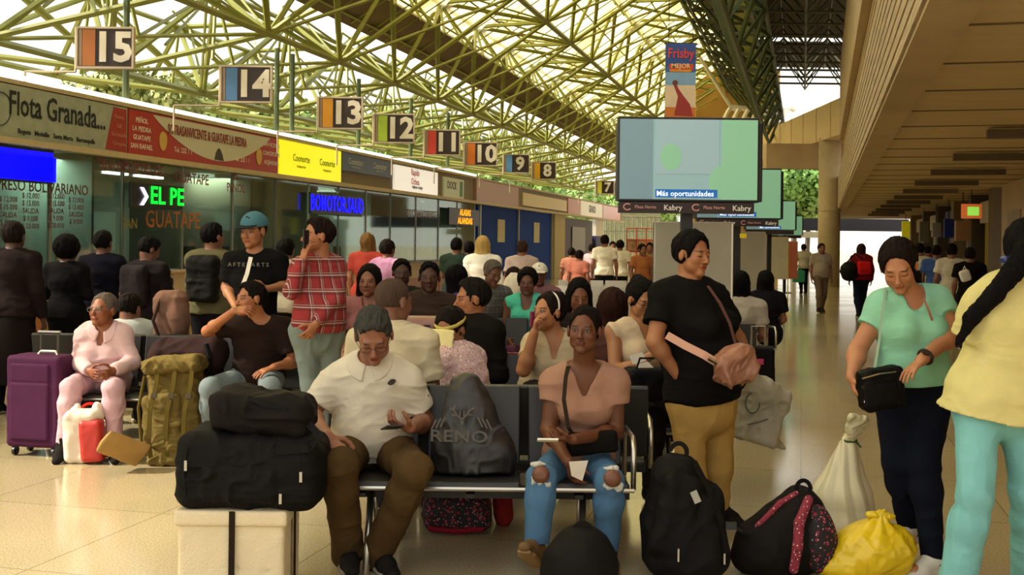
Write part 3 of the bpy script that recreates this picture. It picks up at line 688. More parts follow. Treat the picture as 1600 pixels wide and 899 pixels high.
# fascia boards
def board(name, px0, px1, label, col, z0=ZB+.02, z1=ZT, emit=0, th=.06, var=.05):
    Y0, Y1 = Yh(px0, LF), Yh(px1, LF); p = HP(LF, (Y0+Y1)/2, (z0+z1)/2)+NH*(th/2+.002); t = Thing(name, label, 'sign', p); wd = (Y1-Y0)*math.hypot(1, SH)
    t.mb('panel', MB().box(p, (wd-.02, th, z1-z0), FR), mat('board_'+label[:14], col, rough=.35, var=var, emit=emit)); t.c = p+NH*(th/2+.004); t.w = wd; t.h = z1-z0
    return t
def on(t, x, z, d=0): return t.c+DH*x*t.w/2+UPV*z*t.h/2+NH*d      # x, z in -1..1
def poly_on(t, name, pts, mt, d=.004): return t.mb(name, MB().prism([on(t, x, z) for x, z in pts], NH*d), mt)
vin = lambda c, e=0: mat('vinyl_'+c, c, rough=.5, var=0, emit=e)
onpx = lambda px, py, d=.07: HP(LF, Yh(px, LF, py), Zh(px, py, LF))+NH*d
b = board('fascia_sign', -110, 193, 'grey green fascia board lettered Flota Granada with red end panel', 'a9b19a', var=.25)
text_c = vin('1d2420')
b.text('lettering', 'Flota Granada...', text_c, onpx(88, 176, .07), DH, UPV, .48, sx=.76); b.text('small_lettering', 'Bogota   Medellin   Santa Marta   Barranquilla', text_c, onpx(85, 214, .07), DH, UPV, .10)
b.mb('red_panel', MB().prism([onpx(159, 233, .064), onpx(192, 239, .064), onpx(192, 172, .064), onpx(172, 167, .064)], NH*.004), vin('a5352a'))
for k, s in enumerate(('Panama', 'Cali', 'Barranquilla', 'Cartagena')): b.text('small_lettering', s, vin('c87a68'), onpx(180, 183+14*k, .074), DH, UPV, .09)
m = MB(); m.tube([onpx(-6+17*math.cos(a), 170+26*math.sin(a)) for a in np.linspace(0, 2*PI, 25)], .008, 5); b.mb('round_emblem', m, text_c)
b = board('fascia_sign', 194, 430, 'red and white curved fascia board naming San Vicente and Guatape', 'b5372b')
arc = [(-.74+1.60*u, .93-1.70*math.sin(PI*u)**.85 if 0 < u < 1 else .93) for u in np.linspace(0, 1, 25)]
poly_on(b, 'white_curve', arc, vin('d5d2b8'))
b.text('lettering', 'SOTRASANVICENTE & GUATAPE LA PIEDRA', vin('8d2a22'), onpx(322, 214, .08), DH, UPV, .25, sx=.60)
for k, s in enumerate(('PEÑOL', 'LA PIEDRA', 'GUATAPE', 'SAN RAFAEL')): b.text('small_lettering', s, vin('f0dccb'), onpx(216, 189+13.5*k, .07), DH, UPV, .12)
for k, s in enumerate(('SAN VICENTE', 'CONCEPCION', 'ALEJANDRIA')): b.text('small_lettering', s, vin('f0dccb'), on(b, .88, .55-.5*k, .004), DH, UPV, .12)
for x, nm in ((-.62, 0), (.68, 0)):
    m = MB(); m.prism([on(b, x+.045*math.cos(a), -.12+.36*math.sin(a)*(1 if a < PI else 1.5)) for a in np.linspace(0, 2*PI, 17)[:-1]], NH*.006); b.mb('shield_emblem', m, vin('d9b45a'))
b.mb('rock_picture', MB().prism([on(b, x, z) for x, z in ((.02, -.72), (.04, -.35), (.07, -.12), (.10, -.14), (.13, -.4), (.15, -.74))], NH*.007), vin('3f4038'))
for x in (-.38, .42): b.text('small_lettering', 'Tel. 232 1 1', vin('f0dccb'), on(b, x, -.52, .004), DH, UPV, .13)
b = board('fascia_sign', 432, 529, 'bright lit yellow fascia board with two small green words', 'f4ee10', emit=.75, z0=ZB+.0, var=0)
for x in (-.35, .5): b.text('lettering', 'Coonorte', vin('6f7d1e'), on(b, x, .1), DH, UPV, .22); b.text('small_lettering', 'transportes', vin('a8a020'), on(b, x, -.35), DH, UPV, .1)
b = board('fascia_sign', 530, 610, 'navy blue fascia board with a white italic name twice', '33465f', z0=ZB+.32)
for x in (-.5, .45): b.text('lettering', 'Coomotor', vin('c9ced2'), on(b, x, .12), DH, UPV, .22); b.text('small_lettering', 'transportadora', vin('b7bdc2'), on(b, x, -.42), DH, UPV, .1)
b = board('fascia_sign', 613, 681, 'bright white lit fascia board with faint red lettering', 'f6f0e2', emit=.6, z1=ZT-.05, var=0)
b.text('lettering', 'Rapido\nOchoa', vin('c9463c'), on(b, -.1, .25), DH, UPV, .26); b.text('small_lettering', 'viajamos contigo', vin('4a4a44'), on(b, 0, -.55), DH, UPV, .14)
b = board('fascia_sign', 690, 722, 'small white board with green trim lettered dock on the fascia', 'd3dcc4', z1=ZT-.12)
b.text('lettering', 'DOCK', vin('3a3f38'), on(b, -.2, .2), DH, UPV, .34); poly_on(b, 'green_edge', [(.6, -.8), (.85, -.8), (.85, .8), (.6, .8)], vin('3f8a5a'))
b = board('fascia_sign', 741, 808, 'plain pinkish brown fascia board before the blue booth', 'b98d72'); poly_on(b, 'grey_strip', [(-1, -1), (-.98, -1), (-.98, 1), (-1, 1)], vin('6f6a5a'))
b = board('fascia_sign', 815, 884, 'cream lit box fascia above the blue booth', 'e6cf88', z0=ZB+.1, z1=ZT-.15)
b = board('fascia_sign', 886, 905, 'small pink board on the far fascia', 'd8937a')
b = board('fascia_sign', 906, 940, 'white far fascia board with dark slanted letters', 'efe6c8', emit=.2); b.text('lettering', 'GIRARDI', vin('3a352c'), on(b, 0, .0), DH, UPV, .52)
b = board('fascia_sign', 941, 968, 'pink and white board far along the ticket front', 'dba6a0', emit=.2)
# blue booth
fbB = mat('booth_blue', '1c48ac', rough=.7, var=.15, spec=.1)
t = Thing('blue_booth', 'deep blue panelled booth with two notices beyond the ticket windows', 'booth', HP(LF, (YB+YC)/2, 0))
y0, y1 = Yh(752, LF), Yh(866, LF)
t.mb('blue_panel', fbox(MB(), y0, y1, 0, 2.9, -.2, -.1), fbB)
for px in (752, 812, 864): t.mb('mullion', fbox(MB(), Yh(px, LF), Yh(px, LF)+.12, 0, 2.9, -.1, -.02), MC['aluminium'])
for px in (787, 842): Y = Yh(px, LF); t.mb('notice', fbox(MB(), Y-.5, Y+.5, 1.6, 2.45, -.09, -.07), mat('notice_cream', 'd3c79a', rough=.6))
struct('wall_left_far', fbox(fbox(MB(), Yh(866, LF), Yh(882, LF), 0, 3.0, -.2, .05), Yh(882, LF), Yh(940, LF), 0, 3.0, -1.6, -1.5), mat('cream_wall', 'c9b684', rough=.7))
t = Thing('cash_machine', 'dark cash machine alcove with a grey screen panel beside the cream pillar', 'cash machine', HP(LF, Yh(908, LF), 0))
t.mb('alcove', fbox(MB(), Yh(885, LF), Yh(929, LF), 0, 2.8, -1.4, -.1), mat('alcove_dark', '2b2830', rough=.5)); t.mb('screen_panel', fbox(MB(), Yh(897, LF), Yh(917, LF), 1.2, 2.4, -.08, -.06), mat('grey_panel', '7c8078', rough=.4))
t = Thing('blue_booth', 'narrow blue and white booth past the dark alcove', 'booth', HP(LF, Yh(940, LF), 0)); t.mb('blue_panel', fbox(MB(), Yh(932, LF), Yh(944, LF), 0, 2.0, -.4, 0.0), mat('booth_navy', '2b2f6a')); t.mb('white_panel', fbox(MB(), Yh(932, LF), Yh(944, LF), 2.0, 2.9, -.4, 0.0), white)

# number signs on brackets
NUMS = [('15', 165, 75, 'b46a2c'), ('14', 385, 132, '4f7fae'), ('13', 532, 177, 'e8a01c'), ('12', 616, 201, 'a9c832'), ('11', 691, 223, 'd6402e'), ('10', 751, 241, 'e07a22'), ('9', 807, 256, '5b93c8'), ('8', 850, 267, 'e8b01c'), ('7', 945, 293, 'd6d23a'), ('6', 965, 296, 'c8c8b0')]
HT = [59, 53, 46, 42, 37, 34, 27, 25, 19, 17]
nb = mat('sign_brown', '33241c', rough=.5, var=.05); nw = mat('sign_white', 'e9e0cc', rough=.5, var=0); nf = mat('sign_frame', 'c9b79a', rough=.4, var=0)
for (s, px, py, c), h in zip(NUMS, HT):
    Y = .56*1800/h; p = A(px, py, Y); w_ = .80
    t = Thing('bay_number_sign', 'hanging bay sign with white number %s and a coloured stripe' % s, 'sign', p, 'hanging bay number signs')
    t.mb('board', MB().box(p, (w_, .06, .56)), nb)
    t.mb('frame', MB().box(p+V3(0, 0, .295), (w_+.06, .09, .03)).box(p-V3(0, 0, .295), (w_+.06, .09, .03)).box(p+V3(w_/2+.015, 0, 0), (.03, .09, .56)).box(p-V3(w_/2+.015, 0, 0), (.03, .09, .56)), nf)
    t.mb('colour_stripe', MB().box(p+V3(-w_*.30, -.034, 0), (w_*.25, .01, .54)), mat('stripe_'+c, c, rough=.5, var=.05)); t.mb('pale_stripe', MB().box(p+V3(-w_*.45, -.034, 0), (w_*.07, .01, .54)), mat('stripe_tan', 'a08a70'))
    t.text('digits', s, nw, p+V3(w_*.15, -.036, -.01), V3(1, 0, 0), UPV, .60 if len(s) > 1 else .58, ext=.004, sx=1.0)
    q = p+V3(-w_/2-.04, 0, 0); e = q+V3(0, 0, -.36); lf = e+V3(-.75, .0, 0)
    t.mb('bracket', MB().tube([q+V3(0, 0, .3), e], .018, 6).tube([e, lf], .018, 6).tube([lf, lf-V3(0, 0, .42)], .018, 6), nf)

# roof: double layer space frame, two slopes
LOW = [(17.6, 5.4), (14.1, 5.0), (10.9, 5.78), (7.7, 8.15), (4.5, 10.4), (2.4, 7.9), (1.6, 6.2)]
def offp(a, b, d):
    m = ((a[0]+b[0])/2, (a[1]+b[1])/2); v = (b[0]-a[0], b[1]-a[1]); l = math.hypot(*v); n = (-v[1]/l, v[0]/l); n = n if n[1] > 0 else (-n[0], -n[1]); return (m[0]+n[0]*d, m[1]+n[1]*d)
TOP = [offp(LOW[i], LOW[i+1], 1.7 if i < 4 else 1.1) for i in range(6)]
MOD = 3.6; YS = [9.0+MOD*k for k in range(19)]
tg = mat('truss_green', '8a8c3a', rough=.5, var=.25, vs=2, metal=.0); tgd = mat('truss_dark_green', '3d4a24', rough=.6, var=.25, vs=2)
def bars(lows, tops, r, name, mt, idx):
    m = MB()
    for k, Y in enumerate(YS):
        for i in range(len(lows)):
            a = HP(lows[i][0], Y, lows[i][1])
            if k+1 < len(YS): m.tube([a, HP(lows[i][0], Y+MOD, lows[i][1])], r*1.15, 5)
            if i+1 < len(lows): m.tube([a, HP(lows[i+1][0], Y, lows[i+1][1])], r, 5)
            for j in (i-1, i):
                if 0 <= j < len(tops):
                    for dy in (-.5, .5): m.tube([a, HP(tops[j][0], Y+dy*MOD, tops[j][1])], r, 5)
        for j in range(len(tops)):
            a = HP(tops[j][0], Y+.5*MOD, tops[j][1]); m.tube([a, a+HP(0, MOD, 0)], r, 5)
            if j+1 < len(tops): m.tube([a, HP(tops[j+1][0], Y+.5*MOD, tops[j+1][1])], r, 5)
    return struct(name, m, mt)
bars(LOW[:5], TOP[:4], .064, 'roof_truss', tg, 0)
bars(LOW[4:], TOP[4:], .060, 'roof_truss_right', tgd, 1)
m = MB()
for px in (196, 432, 456, 560, 642, 700): Y = Yh(px, LF+.1, 200); m.tube([HP(LF+.1, Y, 3.7), HP(LF+.1, Y, 5.7)], .055, 7)
struct('roof_posts', m, mat('post_green', '5f6f4c', rough=.5))
# secondary fine struts from the nodes, purlins under the sheet
m = MB(); m2 = MB()
for k, Y in enumerate(YS[:-1]):
    for i in range(1, 4):
        a = HP(LOW[i][0], Y, LOW[i][1])
        for dl, dy in ((-1.6, -.9), (-1.6, .9), (1.5, -1.8), (1.5, 1.8)):
            e = offp(LOW[i-1], LOW[i], 0) if dl > 0 else offp(LOW[i], LOW[i+1], 0)
            m.tube([HP(e[0], Y+dy*1.0, e[1]), HP(TOP[i-(dl > 0)][0], Y+.5*MOD, TOP[i-(dl > 0)][1])], .04, 4)
        for j, dy in ((i-1, -.22), (i, -.22), (i-1, .22), (i, .22)):
            m.tube([a+V3(0, dy, 0), HP(TOP[j][0], Y+(.5 if dy > 0 else -.5)*MOD+dy*1.5, TOP[j][1]+.35)], .032, 4)
        m.tube([a, HP(LOW[i+1][0], Y+MOD, LOW[i+1][1])], .04, 4)
    for f in (0, .33, .66):
        y = Y+f*MOD; m2.tube([HP(11.6, y, 7.15), HP(4.25, y, 12.25)], .03, 4)
    for j in range(5):
        lat = 2.2+j*.5; m2.tube([HP(4.2, Y+j*.7, 12.2), HP(1.7, Y+j*.7, 8.4)], .04, 4)
for q in range(9):
    lat = 11.4-q*.9; z = 7.15+(11.6-lat)*(5.1/7.35)-.06; m2.tube([HP(lat, YS[0], z), HP(lat, YS[-1], z)], .035, 4)
struct('roof_struts', m, tg); struct('roof_purlins', m2, tg)
def sheet_mat():
    m = bpy.data.materials.new('translucent_sheet'); m.use_nodes = True; nt = m.node_tree; out = nt.nodes['Material Output']; L = nt.links.new
    t = nd(nt, 'BsdfTranslucent'); d = nd(nt, 'BsdfDiffuse'); tr = nd(nt, 'BsdfTransparent'); mx = nd(nt, 'MixShader'); mx.inputs[0].default_value = .2; mx2 = nd(nt, 'MixShader'); mx2.inputs[0].default_value = .14
    t.inputs[0].default_value = (1, .93, .50, 1); d.inputs[0].default_value = (.8, .75, .5, 1); tr.inputs[0].default_value = (1, .95, .7, 1)
    tc = nd(nt, 'TexCoord'); n = nd(nt, 'TexNoise', i_Scale=.5, i_Detail=5.0); L(tc.outputs['Object'], n.inputs['Vector'])
    r = nd(nt, 'ValToRGB'); r.color_ramp.elements[0].position = .36; r.color_ramp.elements[0].color = (.85, .74, .40, 1); r.color_ramp.elements[1].position = .5; r.color_ramp.elements[1].color = (1, .96, .72, 1); L(n.outputs[0], r.inputs[0]); L(r.outputs[0], t.inputs[0])
    L(t.outputs[0], mx.inputs[1]); L(d.outputs[0], mx.inputs[2]); L(mx.outputs[0], mx2.inputs[1]); L(tr.outputs[0], mx2.inputs[2]); L(mx2.outputs[0], out.inputs[0]); return m
def slab(p0, p1, y0, y1, th=.03):
    m = MB(); a, b_, c, d = HP(p0[0], y0, p0[1]), HP(p1[0], y0, p1[1]), HP(p1[0], y1, p1[1]), HP(p0[0], y1, p0[1]); return m.prism([a, b_, c, d], V3(0, 0, th))
Y0_, Y1_ = 2.0, YS[-1]
struct('roof_sheet', slab((10.7, 7.77), (4.2, 12.30), Y0_, Y1_), sheet_mat())
struct('roof_gutter', slab((11.7, 7.1), (10.7, 7.77), Y0_, Y1_, .1), mat('roof_brown', '6f5a3a', rough=.8, var=.4, vs=1))
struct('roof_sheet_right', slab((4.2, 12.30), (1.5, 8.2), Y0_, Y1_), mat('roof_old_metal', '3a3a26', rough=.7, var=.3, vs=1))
# far flat canopy right of the ridge
m = MB(); m3 = MB()
for i in range(14):
    for j in range(8):
        a = HP(3.4-j*1.7, 25+i*1.9, 8.6); b1 = HP(3.4-j*1.7-.85, 25.95+i*1.9, 9.7)
        m.tube([a, a+HP(0, 1.9, 0)], .045, 4); m.tube([a, HP(3.4-(j+1)*1.7, 25+i*1.9, 8.6)], .045, 4); m.tube([b1, b1+HP(0, 1.9, 0)], .04, 4)
        for q in (a, a+HP(0, 1.9, 0), a+V3(1.7, 0, 0), a+V3(1.7, 0, 0)+HP(0, 1.9, 0)): m.tube([b1, q], .035, 4)
struct('roof_truss_far', m, mat('truss_grey_green', '4c4b34', rough=.6, var=.2))
struct('roof_sheet_far', slab((3.6, 9.9), (-12, 9.9), 24, 46, .05), mat('roof_old_metal2', '4f4a38', rough=.8, var=.3, vs=1))
struct('roof_sheet_far_end', slab((3.6, 9.8), (-12, 9.8), 46.5, 53, .05), MC['roof_old_metal2'])

# right building: slab, beam, boarded parapet, fixtures, wall
def rbox(m, a0, a1, y0, y1, z0, z1): return m.box(RP((a0+a1)/2, (y0+y1)/2, (z0+z1)/2), (abs(y1-y0)*math.hypot(1, SR), abs(a1-a0)*.966, z1-z0), FRR)
YE = 64
struct('ceiling_right', rbox(MB(), .9, 8.5, 1.0, YE, 3.14, 3.5), mat('soffit', 'c9b28a', rough=.8, var=.12, vs=2, sc=(.4, 2.5, 1)))
struct('beam_right', rbox(MB(), .60, .92, 1.0, YE, 3.02, 3.5), concrete)
mm = MB(); rbox(mm, .62, .9, 1.0, YE, 3.5, 4.28)
for k in range(9): rbox(mm, .575, .63, 1.0, YE, 3.06+k*.136, 3.06+k*.136+.10)
struct('parapet_right', mm, concrete_b)
mm = MB(); rbox(mm, .80, 1.1, 1.0, 42, 4.28, 5.45)
for k in range(7): rbox(mm, .74, .82, 1.0, 42, 4.34+k*.16, 4.34+k*.16+.1)
struct('upper_wall_right', mm, concrete)
struct('upper_beam_right', rbox(MB(), .58, 1.0, 1.0, 42, 5.45, 8.2), concrete)
m = MB()
for k in range(34): rbox(m, .95, 8.4, 7+k*1.7, 7.04+k*1.7, 3.131, 3.15)
struct('ceiling_joints', m, mat('joint', '6e5d42', rough=.9))
for k in range(11):
    Y = 14.6+3.85*k; o = rbox(MB(), 2.1, 3.5, Y-.09, Y+.09, 3.0, 3.11).obj('ceiling_fixture', mat('fixture_dark', '66563f', rough=.6)); tag(o, 'unlit dark tube fixture across the right walkway ceiling, %s from the camera' % ('nearest', 'second', 'third', 'fourth', 'fifth', 'sixth', 'seventh', 'eighth', 'ninth', 'tenth', 'farthest')[k], 'ceiling fixture', 'walkway ceiling fixtures')
struct('wall_right', rbox(MB(), 4.4, 4.55, 1, 28.3, 0, 3.14), mat('wall_pale_pink', 'd0b79c', rough=.7, var=.12, vs=1))
t = tag(rbox(MB(), 4.36, 4.40, 25.5, 27.2, 1.9, 2.45).obj('wall_notice', mat('notice_grey', 'b3a48c', var=.3, vs=8)), 'faded grey notice on the pale wall at the right edge', 'notice')
struct('wall_right_far', rbox(MB(), 6.2, 6.4, 28.3, YE, 0, 3.14), mat('shop_dark', '2c241d', rough=.8))
cols = ['6b5a42', '4c4030', '8a7758', '5a4a36', '6b5a42', '8a7758']
for k, Y in enumerate((29.4, 33.6, 38.2, 43.5, 49.5, 56.5)):
    struct('pillar_right', rbox(MB(), 4.35, 5.0, Y, Y+.75, 0, 3.14), mat('pillar_'+cols[k], cols[k], rough=.7))
shops = [('yellow shop shutter beside the nearest brown pillar on the right', 'b8a21c', 31.0, 33.3), ('tan shop panel with shelves past the yellow shutter', '9a7c58', 34.6, 37.6), ('navy blue shop front in the right walkway', '2c3a78', 39.2, 42.8), ('pale grey shop front deep in the right walkway', '9aa09a', 44.4, 48.8), ('dark red shop front near the walkway end', '6a2a22', 50.4, 55.8), ('orange brown shop front at the walkway end', '9a5a22', 57.4, 63)]
for lb, c, y0, y1 in shops:
    t = Thing('shop_front', lb, 'shop front', RP(4.8, (y0+y1)/2, 0), 'walkway shop fronts'); t.mb('shutter', rbox(MB(), 4.7, 4.8, y0, y1, 0, 2.3), mat('shop_'+c, c, rough=.6, var=.2)); t.mb('header', rbox(MB(), 4.55, 4.75, y0, y1, 2.3, 2.9), mat('shop_head_'+c, ('c8c0a8', '8a5a3a', '3a4a8a', 'b9b4a0', 'a89c80', 'a8641c')[[s[1] for s in shops].index(c)], rough=.6))
hs_ = [('hanging shop sign with green middle and orange rim', 'c8642c', 30.2, 3.9, .5, 2.55, .38, 1.2), ('beige hanging board under the orange rimmed sign', 'b08a64', 31.6, 3.85, .42, 2.05, .55, 0), ('small blue hanging sign in the right walkway', '2a3f9a', 36.5, 4.0, .3, 2.2, .6, 0), ('white hanging sign in the right walkway', 'b8b4a4', 40.5, 4.0, .3, 2.2, .5, 0), ('bright yellow hanging sign at the walkway end', 'e8d820', 54.0, 3.9, .35, 2.35, .9, .4), ('grey hanging sign near the pale shop front', '8d8a78', 45.5, 4.0, .35, 2.2, .8, 0)]
for lb, c, Y, a, w_, z, h, e in hs_:
    p = RP(a, Y, z); t = Thing('hanging_sign', lb, 'sign', p, 'hanging walkway signs'); t.mb('board', MB().box(p, (w_, .12, h)), mat('hs_'+c, c, rough=.5, emit=e*.5)); t.mb('hanger', MB().tube([p+V3(0, 0, h/2), V3(p[0], p[1], 3.12)], .015, 5), darkm)
    if e > 1: t.mb('lit_middle', MB().box(p+V3(.02, -.065, 0), (w_*.6, .01, h*.6)), mat('lit_green', '8fd24a', emit=1, var=.2))
# column, bridge, far blocks
c0 = A(1296, 300, 45); m = MB(); m.lathe((c0[0], c0[1], 0), [(.42, 0), (.42, 5.8)], 24); m.lathe((c0[0], c0[1], 2.95), [(.44, 0), (.44, .06)], 24)
o = struct('column_round', m, mat('column_concrete', 'c0ad88', rough=.8, var=.12)); 
for p_ in o.data.polygons: p_.use_smooth = len(p_.vertices) == 4
b0, b1 = V3(*A(1322, 200, 41.5)), V3(*A(1150, 228, 62)); zb, zt = 5.7, 7.05
m = MB(); dv = nrm(V3(b1[0]-b0[0], b1[1]-b0[1], 0)); nn = np.cross(dv, UPV); m.prism([V3(b0[0], b0[1], zb), V3(b1[0], b1[1], zb), V3(b1[0], b1[1], zt), V3(b0[0], b0[1], zt)], nn*3)
for k in range(10): q = lerp(b0, b1, k/10); m.box((q[0], q[1], (zb+zt)/2), (.05, .08, zt-zb))
struct('bridge_walkway', m, mat('bridge_concrete', 'd6bd90', rough=.8, var=.1))
m = MB(); q = A(1262, 300, 46); m.box((q[0], 46.6, 5.2), (3.2, .6, 1.0)); struct('bridge_beam', m, concrete)
def fbx(name, px0, py0, px1, py1, Y, th, mt, kind='structure', label=None, cat=None, **kw):
    a, b_ = A(px0, py0, Y), A(px1, py1, Y)
    if cat: b_[2] = -.15
    o = MB().box(((a[0]+b_[0])/2, Y+th/2, (a[2]+b_[2])/2), (abs(b_[0]-a[0]), th, abs(a[2]-b_[2])), None).obj(name, mt)
    if label: tag(o, label, cat)
    else: o['kind'] = kind
    return o
tan = mat('tan_render', 'a9823f', rough=.8, var=.2, vs=.5); pale = mat('pale_render', 'cfc6a4', rough=.8, var=.2, vs=.4)
fbx('far_building', 1088, 108, 1216, 390, 66, 5, tan, label='tan concrete building block seen beyond the roof edge', cat='building')
fbx('beam_far', 1240, 341, 1420, 362, 68, 1, mat('dark_beam', '2b2b33', rough=.6))
fbx('low_wall_far', 1235, 362, 1300, 372, 72, 1, pale); 
t = Thing('curved_canopy', 'small curved white ribbed canopy beside the tan building', 'canopy', A(1172, 190, 56))
for k in range(7):
    px = 1128+k*15; m = MB(); m.tube([A(px+u*22, 194-34*math.sin(min(u*1.25, 1)*PI/2)+12*u, 56+3*u) for u in np.linspace(0, 1, 9)], .11, 6); t.mb('rib', m, white)
t.mb('edge_tube', MB().tube([A(1086, 78, 54), A(1141, 166, 55.5), A(1215, 172, 57)], .09, 6), white)
# far end: fence, sheds
fbx('far_shed', 944, 330, 1030, 392, 78, 4, mat('shed_olive', '8f9472', rough=.8, var=.3), label='olive grey shed across the yard at the far end', cat='building')
fbx('far_wall', 936, 392, 1030, 430, 74, 1, mat('far_wall_tan', 'b5966c', rough=.8, var=.2), label='low tan wall across the yard at the far end', cat='wall')
m = MB()
for k in range(14): q = A(940+k*7, 345, 72); m.tube([(q[0], 72, 0), (q[0], 72, 3.3)], .04, 4)
for z in (1.5, 2.4, 3.3): m.tube([(A(938, 345, 72)[0], 72, z), (A(1034, 345, 72)[0], 72, z)], .04, 4)
tag(m.obj('metal_fence', mat('fence_grey', '8a8a7c', rough=.5)), 'grey metal fence before the far shed', 'fence')
t = Thing('goods_rack', 'red framed display rack far behind the white board', 'rack', A(1002, 400, 60)*V3(1, 1, 0)); q = A(1002, 380, 60)
m = MB()
for dx in (-.75, -.25, .25, .75): m.tube([(q[0]+dx, 60, 0), (q[0]+dx, 60, 2.4)], .03, 5)
for z in (.6, 1.2, 1.8, 2.4): m.tube([(q[0]-.75, 60, z), (q[0]+.75, 60, z)], .03, 5)
t.mb('frame', m, mat('rack_red', 'b5342a')); t.mb('cloth_goods', MB().box((q[0], 60.2, 1.5), (1.4, .2, .7)), mat('goods', 'c9a07a', var=.5, vs=6))
# trees
def tree(px, py, Y, r, h, label, col, seed, n=5200):
    rn = np.random.RandomState(seed); c = A(px, py, Y); T = Thing('tree', label, 'tree', (c[0], c[1], -.1), 'trees outside the terminal')
    T.mb('trunk', MB().tube([(c[0], c[1], -.1), (c[0]+.2, c[1], c[2]-r*.3)], [.25, .15], 7), mat('bark', '4a3c2a'))
    blobs = [c+rn.normal(size=3)*V3(r*.5, r*.4, h*.4) for _ in range(9)]; vs = []; d = rn.normal(size=(n, 3)); d /= np.linalg.norm(d, axis=1)[:, None]
    ctr = np.array(blobs)[rn.randint(0, 9, n)]+d*(r*.5*rn.uniform(.7, 1.05, n))[:, None]
    a = rn.normal(size=(n, 3)); a /= np.linalg.norm(a, axis=1)[:, None]; b_ = np.cross(a, d); s = r*.042
    V = np.stack([ctr-a*s-b_*s, ctr+a*s-b_*s, ctr+a*s+b_*s, ctr-a*s+b_*s], 1).reshape(-1, 3)
    me = mesh_np('foliage', V-T.loc, np.arange(4*n).reshape(n, 4), False); link('foliage', me, T.o, mat('leaf_'+col, col, rough=.6, var=.35, vs=1.5))
for i, (px, py, Y, r, h, lb, c) in enumerate(((470, 255, 56, 3.4, 2.5, 'green tree outside above the yellow board', '9ab860'), (560, 262, 66, 3.9, 2.5, 'broad green tree outside above the navy board', '8aac54'), (650, 268, 78, 3.9, 2.4, 'green tree outside above the white board', '98bc60'), (330, 205, 46, 2.6, 2.2, 'dark tree branches outside above the red board', 'a0b468'), (760, 285, 95, 4.5, 3, 'pale green tree beyond the far booths', '84a050'), (850, 300, 118, 4.5, 3, 'bright green tree behind bay sign eight', '7fa648'), (960, 318, 190, 5, 3, 'leafy tree behind bay sign seven', '8fae58'), (1240, 262, 84, 3.4, 2.5, 'bright green tree right of the screens', '6f9a48'), (1260, 320, 86, 3, 2, 'low pale green shrub tree left of the round column', '86a85a'), (990, 330, 96, 4, 2, 'light green tree over the far shed', '9ab868'), (200, 190, 30, 1.6, 1.6, 'sparse tree outside behind bay sign fifteen', 'a8b070'))):
    tree(px, py, Y, r, h, lb, c, 11+i)

# ------------------------------------------------------------------ the people in front
VF = .0062
def MJ(Y, **k):
    """joints from (px, py, extra depth) in metres from the figure's own depth Y"""
    return {n: A(v[0], v[1], Y+(v[2] if len(v) > 2 else 0)) for n, v in k.items()}
def flo(p, z=.085): q = np.array(p, float); q[2] = z; return q
denim = lambda name, c, **k: mat(name, c, rough=.85, var=.22, vs=5, bump=.35, bs=260, spec=.2, **k)

# man in white polo
J = MJ(5.85, P=(583, 700, .17), N=(580, 568, .04), H=(584, 524, -.10), Sa=(518, 600, .03), Sb=(637, 598, .03), Ea=(484, 648, -.02), Wa=(512, 684, -.44), Eb=(664, 660, .10), Wb=(640, 668, -.26),
       Ka=(530, 727, -.48), Kb=(648, 735, -.52), Aa=(542, 858, -.20), Ab=(592, 862, -.24), Ta=(552, 880, -.40), Tb=(616, 886, -.40))
p = person('person', 'seated man in a white polo shirt and brown trousers looking down at a phone', J, sex='m', g=1.12, ag=1.15, wd=1.06, dp=1.1, belly=.06, hs=1.13, head=(6, -34, 4), skn='brown', eyes='down', brow='3a342c',
           shirt='c9c0ac', slen=.66, neck='crew', collar=True, hem=.02, pants='4a3820', flare=.020, plen=1.10, shoes='1a1715', sock='8a8578', hair=('short', '3b3a36', .009), vx=.0055, fold=.0065, slack=.006,
           hands=dict(a=(V3(.6, -.35, -.65), V3(.3, .6, -.75), .35), b=(V3(-.75, -.55, .25), V3(-.2, .1, 1.0), .75)))
glasses(p, '3a342c'); POLO = p
m = MB(); hb = A(613, 668, 5.52); m.box(hb, (.085, .15, .009), np.stack([nrm(V3(.9, .3, 0)), nrm(V3(-.3, .9, -.25)), nrm(V3(0, .3, 1))])); tag(m.obj('mobile_phone', black, bevel=.003), 'dark mobile phone in the hand of the man in the white polo', 'phone')
p.mb('chest_emblem', MB().prism([A(615+5*math.cos(a), 594+3*math.sin(a), 5.83) for a in np.linspace(0, 2*PI, 13)[:-1]], (0, -.14, 0)), cloth('3a3630'))

# woman in mauve tee
J = MJ(5.75, P=(903, 718, .22), N=(913, 574, .05), H=(913, 517, -.03), Sa=(866, 597, .05), Sb=(962, 597, .05), Ea=(857, 672, .02), Wa=(888, 722, -.24), Eb=(962, 676, .05), Wb=(895, 687, -.22),
       Ka=(846, 748, -.28), Kb=(952, 752, -.26), Aa=(838, 858, -.32), Ab=(948, 870, -.12), Ta=(822, 838, -.46), Tb=(962, 888, -.30))
p = person('person', 'seated young woman in a mauve tee and ripped blue jeans', J, sex='f', g=.95, ag=.98, wd=.98, bust=.02, hs=1.0, head=(-14, 4, -2), skn='643c26', brow='140c08',
           shirt='9a7460', slen=.40, neck='v', nw=.098, vdep=.085, hem=.0, pantsmat=None, shoes='6a5236', sock='8f7350', hair=('short', '140d0a', .004), vx=.0055, fold=.0045, flare=.010, flex='a', plen=.92,
           pants='4a6c8c', hands=dict(a=(V3(.3, -.2, -.9), V3(.7, .5, .1), .6), b=(V3(-.95, -.1, .05), V3(-.1, .2, 1), .65)))
WF = p
